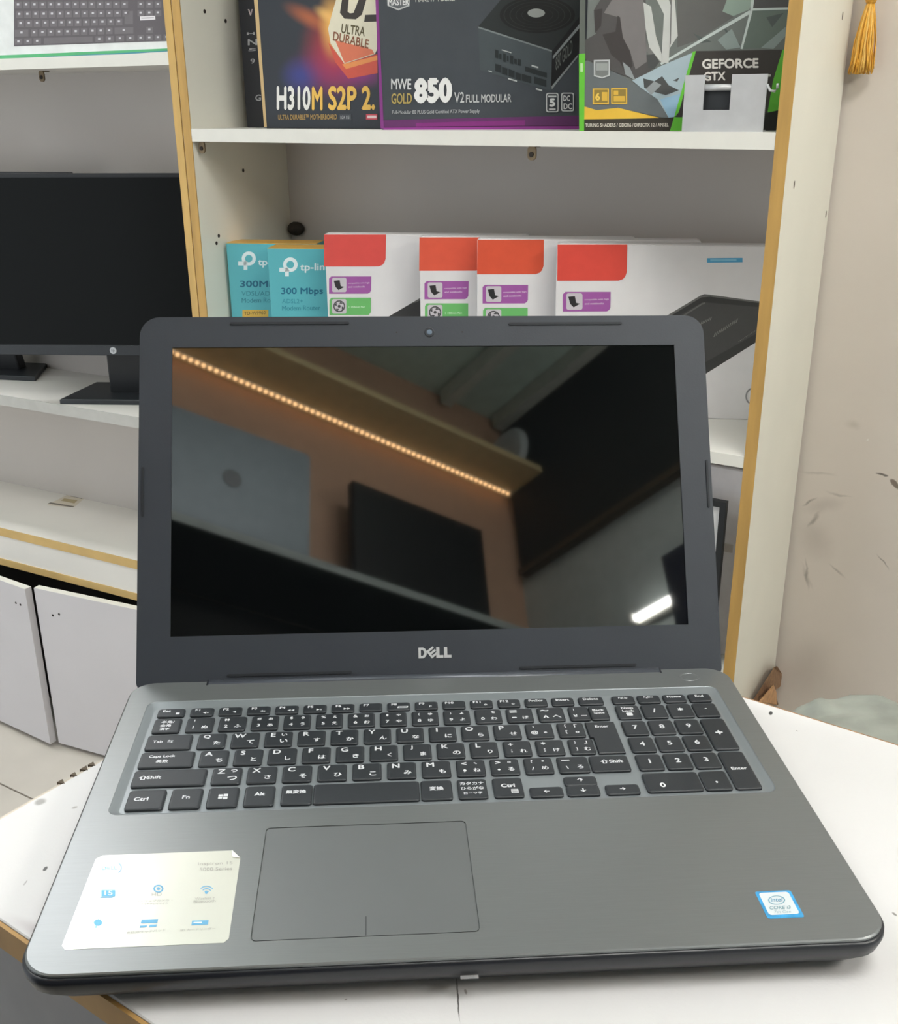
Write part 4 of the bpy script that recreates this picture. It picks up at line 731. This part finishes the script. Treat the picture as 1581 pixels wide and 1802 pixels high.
# ------------------------------------------------------------------ two monitors on the cabinet's middle shelf
M_scr2 = mat('matte_black_display', (14, 17, 18), .5, var=.02, spec=.15); M_mbez = mat('dark_grey_bezel', (38, 42, 46), .4)
def monitor(name, label, u, off, deg, zb, zt, w, foot):
    Mm = MLc @ mrz(u, off, zB, deg); t = thing(name, label, 'monitor', Mm, 'black monitors on the cabinet shelf')
    a, b = zb - zB, zt - zB
    v, f = loft([[(x, y, z) for x, z in rr(0, (a + b) / 2, w, b - a, .006, 3)] for y in (0, .012)] + [[(x, .034, z) for x, z in rr(0, (a + b) / 2 - .01, w * .7, (b - a) * .6, .02, 3)]]); obj('housing', v, f, M_black, t)
    box('display', (-w / 2 + .007, -.0012, a + .022), (w / 2 - .007, .001, b - .007), M_scr2, t); box('lower_bezel', (-w / 2 + .002, -.0022, a + .001), (w / 2 - .002, .0005, a + .020), M_mbez, t, .0005)
    v, f = loft([[(x, y, a + .0105 + z) for x, z in ell(0, 0, .0068, .0068, 20)] for y in (-.0023, -.0032)]); o = obj('round_emblem', v, f, mat('silver_emblem', (188, 192, 196), .3), t)
    vs, fs, (x0, y0, x1, y1) = glyphs('hp', .01); obj('emblem_letters', [((x - (x0 + x1) / 2) * .0072, -.0034 - dz, a + .0105 + (y - (y0 + y1) / 2) * .0082) for x, y, dz in vs], [tuple(reversed(q)) for q in fs], mat('emblem_ink', (110, 114, 120), .4), o)
    v, f = loft([[(x, y, .006) for x, y in rr(0, .075, .085, .03, .004, 2)], [(x, y, a + .12) for x, y in rr(0, .045, .06, .02, .004, 2)]]); obj('neck', v, f, M_black, t)
    v, f = loft([[(x, y, z) for x, y in foot] for z in (.0003, .009)] + [[(x * .985, y * .985 + .001, .0105) for x, y in foot]]); obj('foot', v, f, M_mbez, t)
    return t
monitor('monitor', 'black monitor with round silver emblem, nearer the gold upright', -.262, .055, 24, .921, 1.267, .50, [(-.125, .0), (.125, 0), (.105, .145), (-.105, .145)])
monitor('monitor', 'black monitor behind its neighbour, cut by the left edge of the photo', -.685, .085, 17, .895, 1.260, .53, [(-.125, .0), (.115, 0), (.07, .125), (-.105, .125)])

# ------------------------------------------------------------------ tassel on the wall
ta = thing('tassel', 'golden yellow tassel hanging against the beige wall', 'tassel', Matrix.Translation((1.0215, Y1 - .022, 1.417)))
M_ta = mat('golden_thread', (226, 168, 62), .45, var=.25, scale=90, stretch=(8, 8, 1)); M_ta2 = mat('pale_golden_thread', (240, 196, 104), .4, var=.2, scale=90)
random.seed(3)
for mi, (mm, cnt) in enumerate(((M_ta, 90), (M_ta2, 40))):
    V, Fc = [], []
    for i in range(cnt):
        a = random.random() * 6.283; r = .0135 * math.sqrt(random.random()) * 1.0; x, y = r * math.cos(a), r * .8 * math.sin(a); lift = random.random() * .008; sw = random.uniform(-.003, .003)
        path = [(x * .25 + .002, y * .3, .092), (x * .6 + sw * .4 + .001, y * .7, .07), (x * .9 + sw, y, .04), (x * 1.1 + sw * .3, y * 1.1, .018), (x * 1.25 - .001, y * 1.2, lift)]
        v, f = tube(path, .0011, 5); k = len(V); V += v; Fc += [tuple(j + k for j in q) for q in f]
    o = obj('fringe', V, Fc, mm, ta, True); o['kind'] = 'stuff'
v, f = loft([[(.002 + r * math.cos(a), r * math.sin(a), z) for a in [2 * math.pi * k / 14 for k in range(14)]] for z, r in ((.088, .006), (.094, .0085), (.104, .009), (.112, .006), (.116, .003))]); obj('knot', v, f, M_ta, ta, True)
v, f = tube([(.002, 0, .115), (.002, .004, .25), (.002, .017, .45)], .0012, 6); obj('cord', v, f, M_ta2, ta)
v, f = tube([(.002, .008, .448), (.002, .021, .448)], .003, 8); obj('nail', v, f, M_brass, ta)

# ------------------------------------------------------------------ grey bag beyond the counter, on a low carton
stool = thing('wooden_stool', 'wooden stool behind the counter carrying the grey bag', 'stool', mrz(1.33, -.42, 0))
M_wd = mat('dark_wood', (96, 74, 56), .6, var=.2, scale=20, stretch=(1, 1, 8)); box('seat', (-.19, -.13, .66), (.19, .13, .69), M_wd, stool, .006, 2)
for sx in (-1, 1):
    for sy in (-1, 1): box('leg', (sx * .16 - .016, sy * .10 - .016, 0), (sx * .16 + .016, sy * .10 + .016, .66), M_wd, stool, .003)
bm = bmesh.new(); bmesh.ops.create_uvsphere(bm, u_segments=96, v_segments=48, radius=1)
from mathutils import noise as N_
for v in bm.verts:
    c = v.co.copy(); e = .55
    q = Vector([math.copysign(abs(c[i]) ** e, c[i]) for i in range(3)])
    w = N_.noise(c * 2.3) * .25 + N_.noise(c * 5) * .16 + abs(N_.noise(c * 9)) * .1
    fold = .10 * math.exp(-((c.x * .9 + c.y * .5 - .12) / .07) ** 2) * (1 if c.z > 0 else 0)
    v.co = Vector((q.x * .19, q.y * .12, (.066 + max(q.z * (.066 + w * .05 - fold * .14) + (.01 * c.x if c.z > 0 else 0), -.0655)) * .86))
bg = bm_obj('bag', bm, mat('grey_plastic_bag', (150, 154, 146), .35, var=.2, scale=18, bump=.4, bscale=40), None, True); bg.location = (1.335, -.42, .6902); bg.rotation_euler.z = math.radians(-6)
tag(bg, 'crumpled grey plastic bag lying behind the right end of the counter', 'bag')
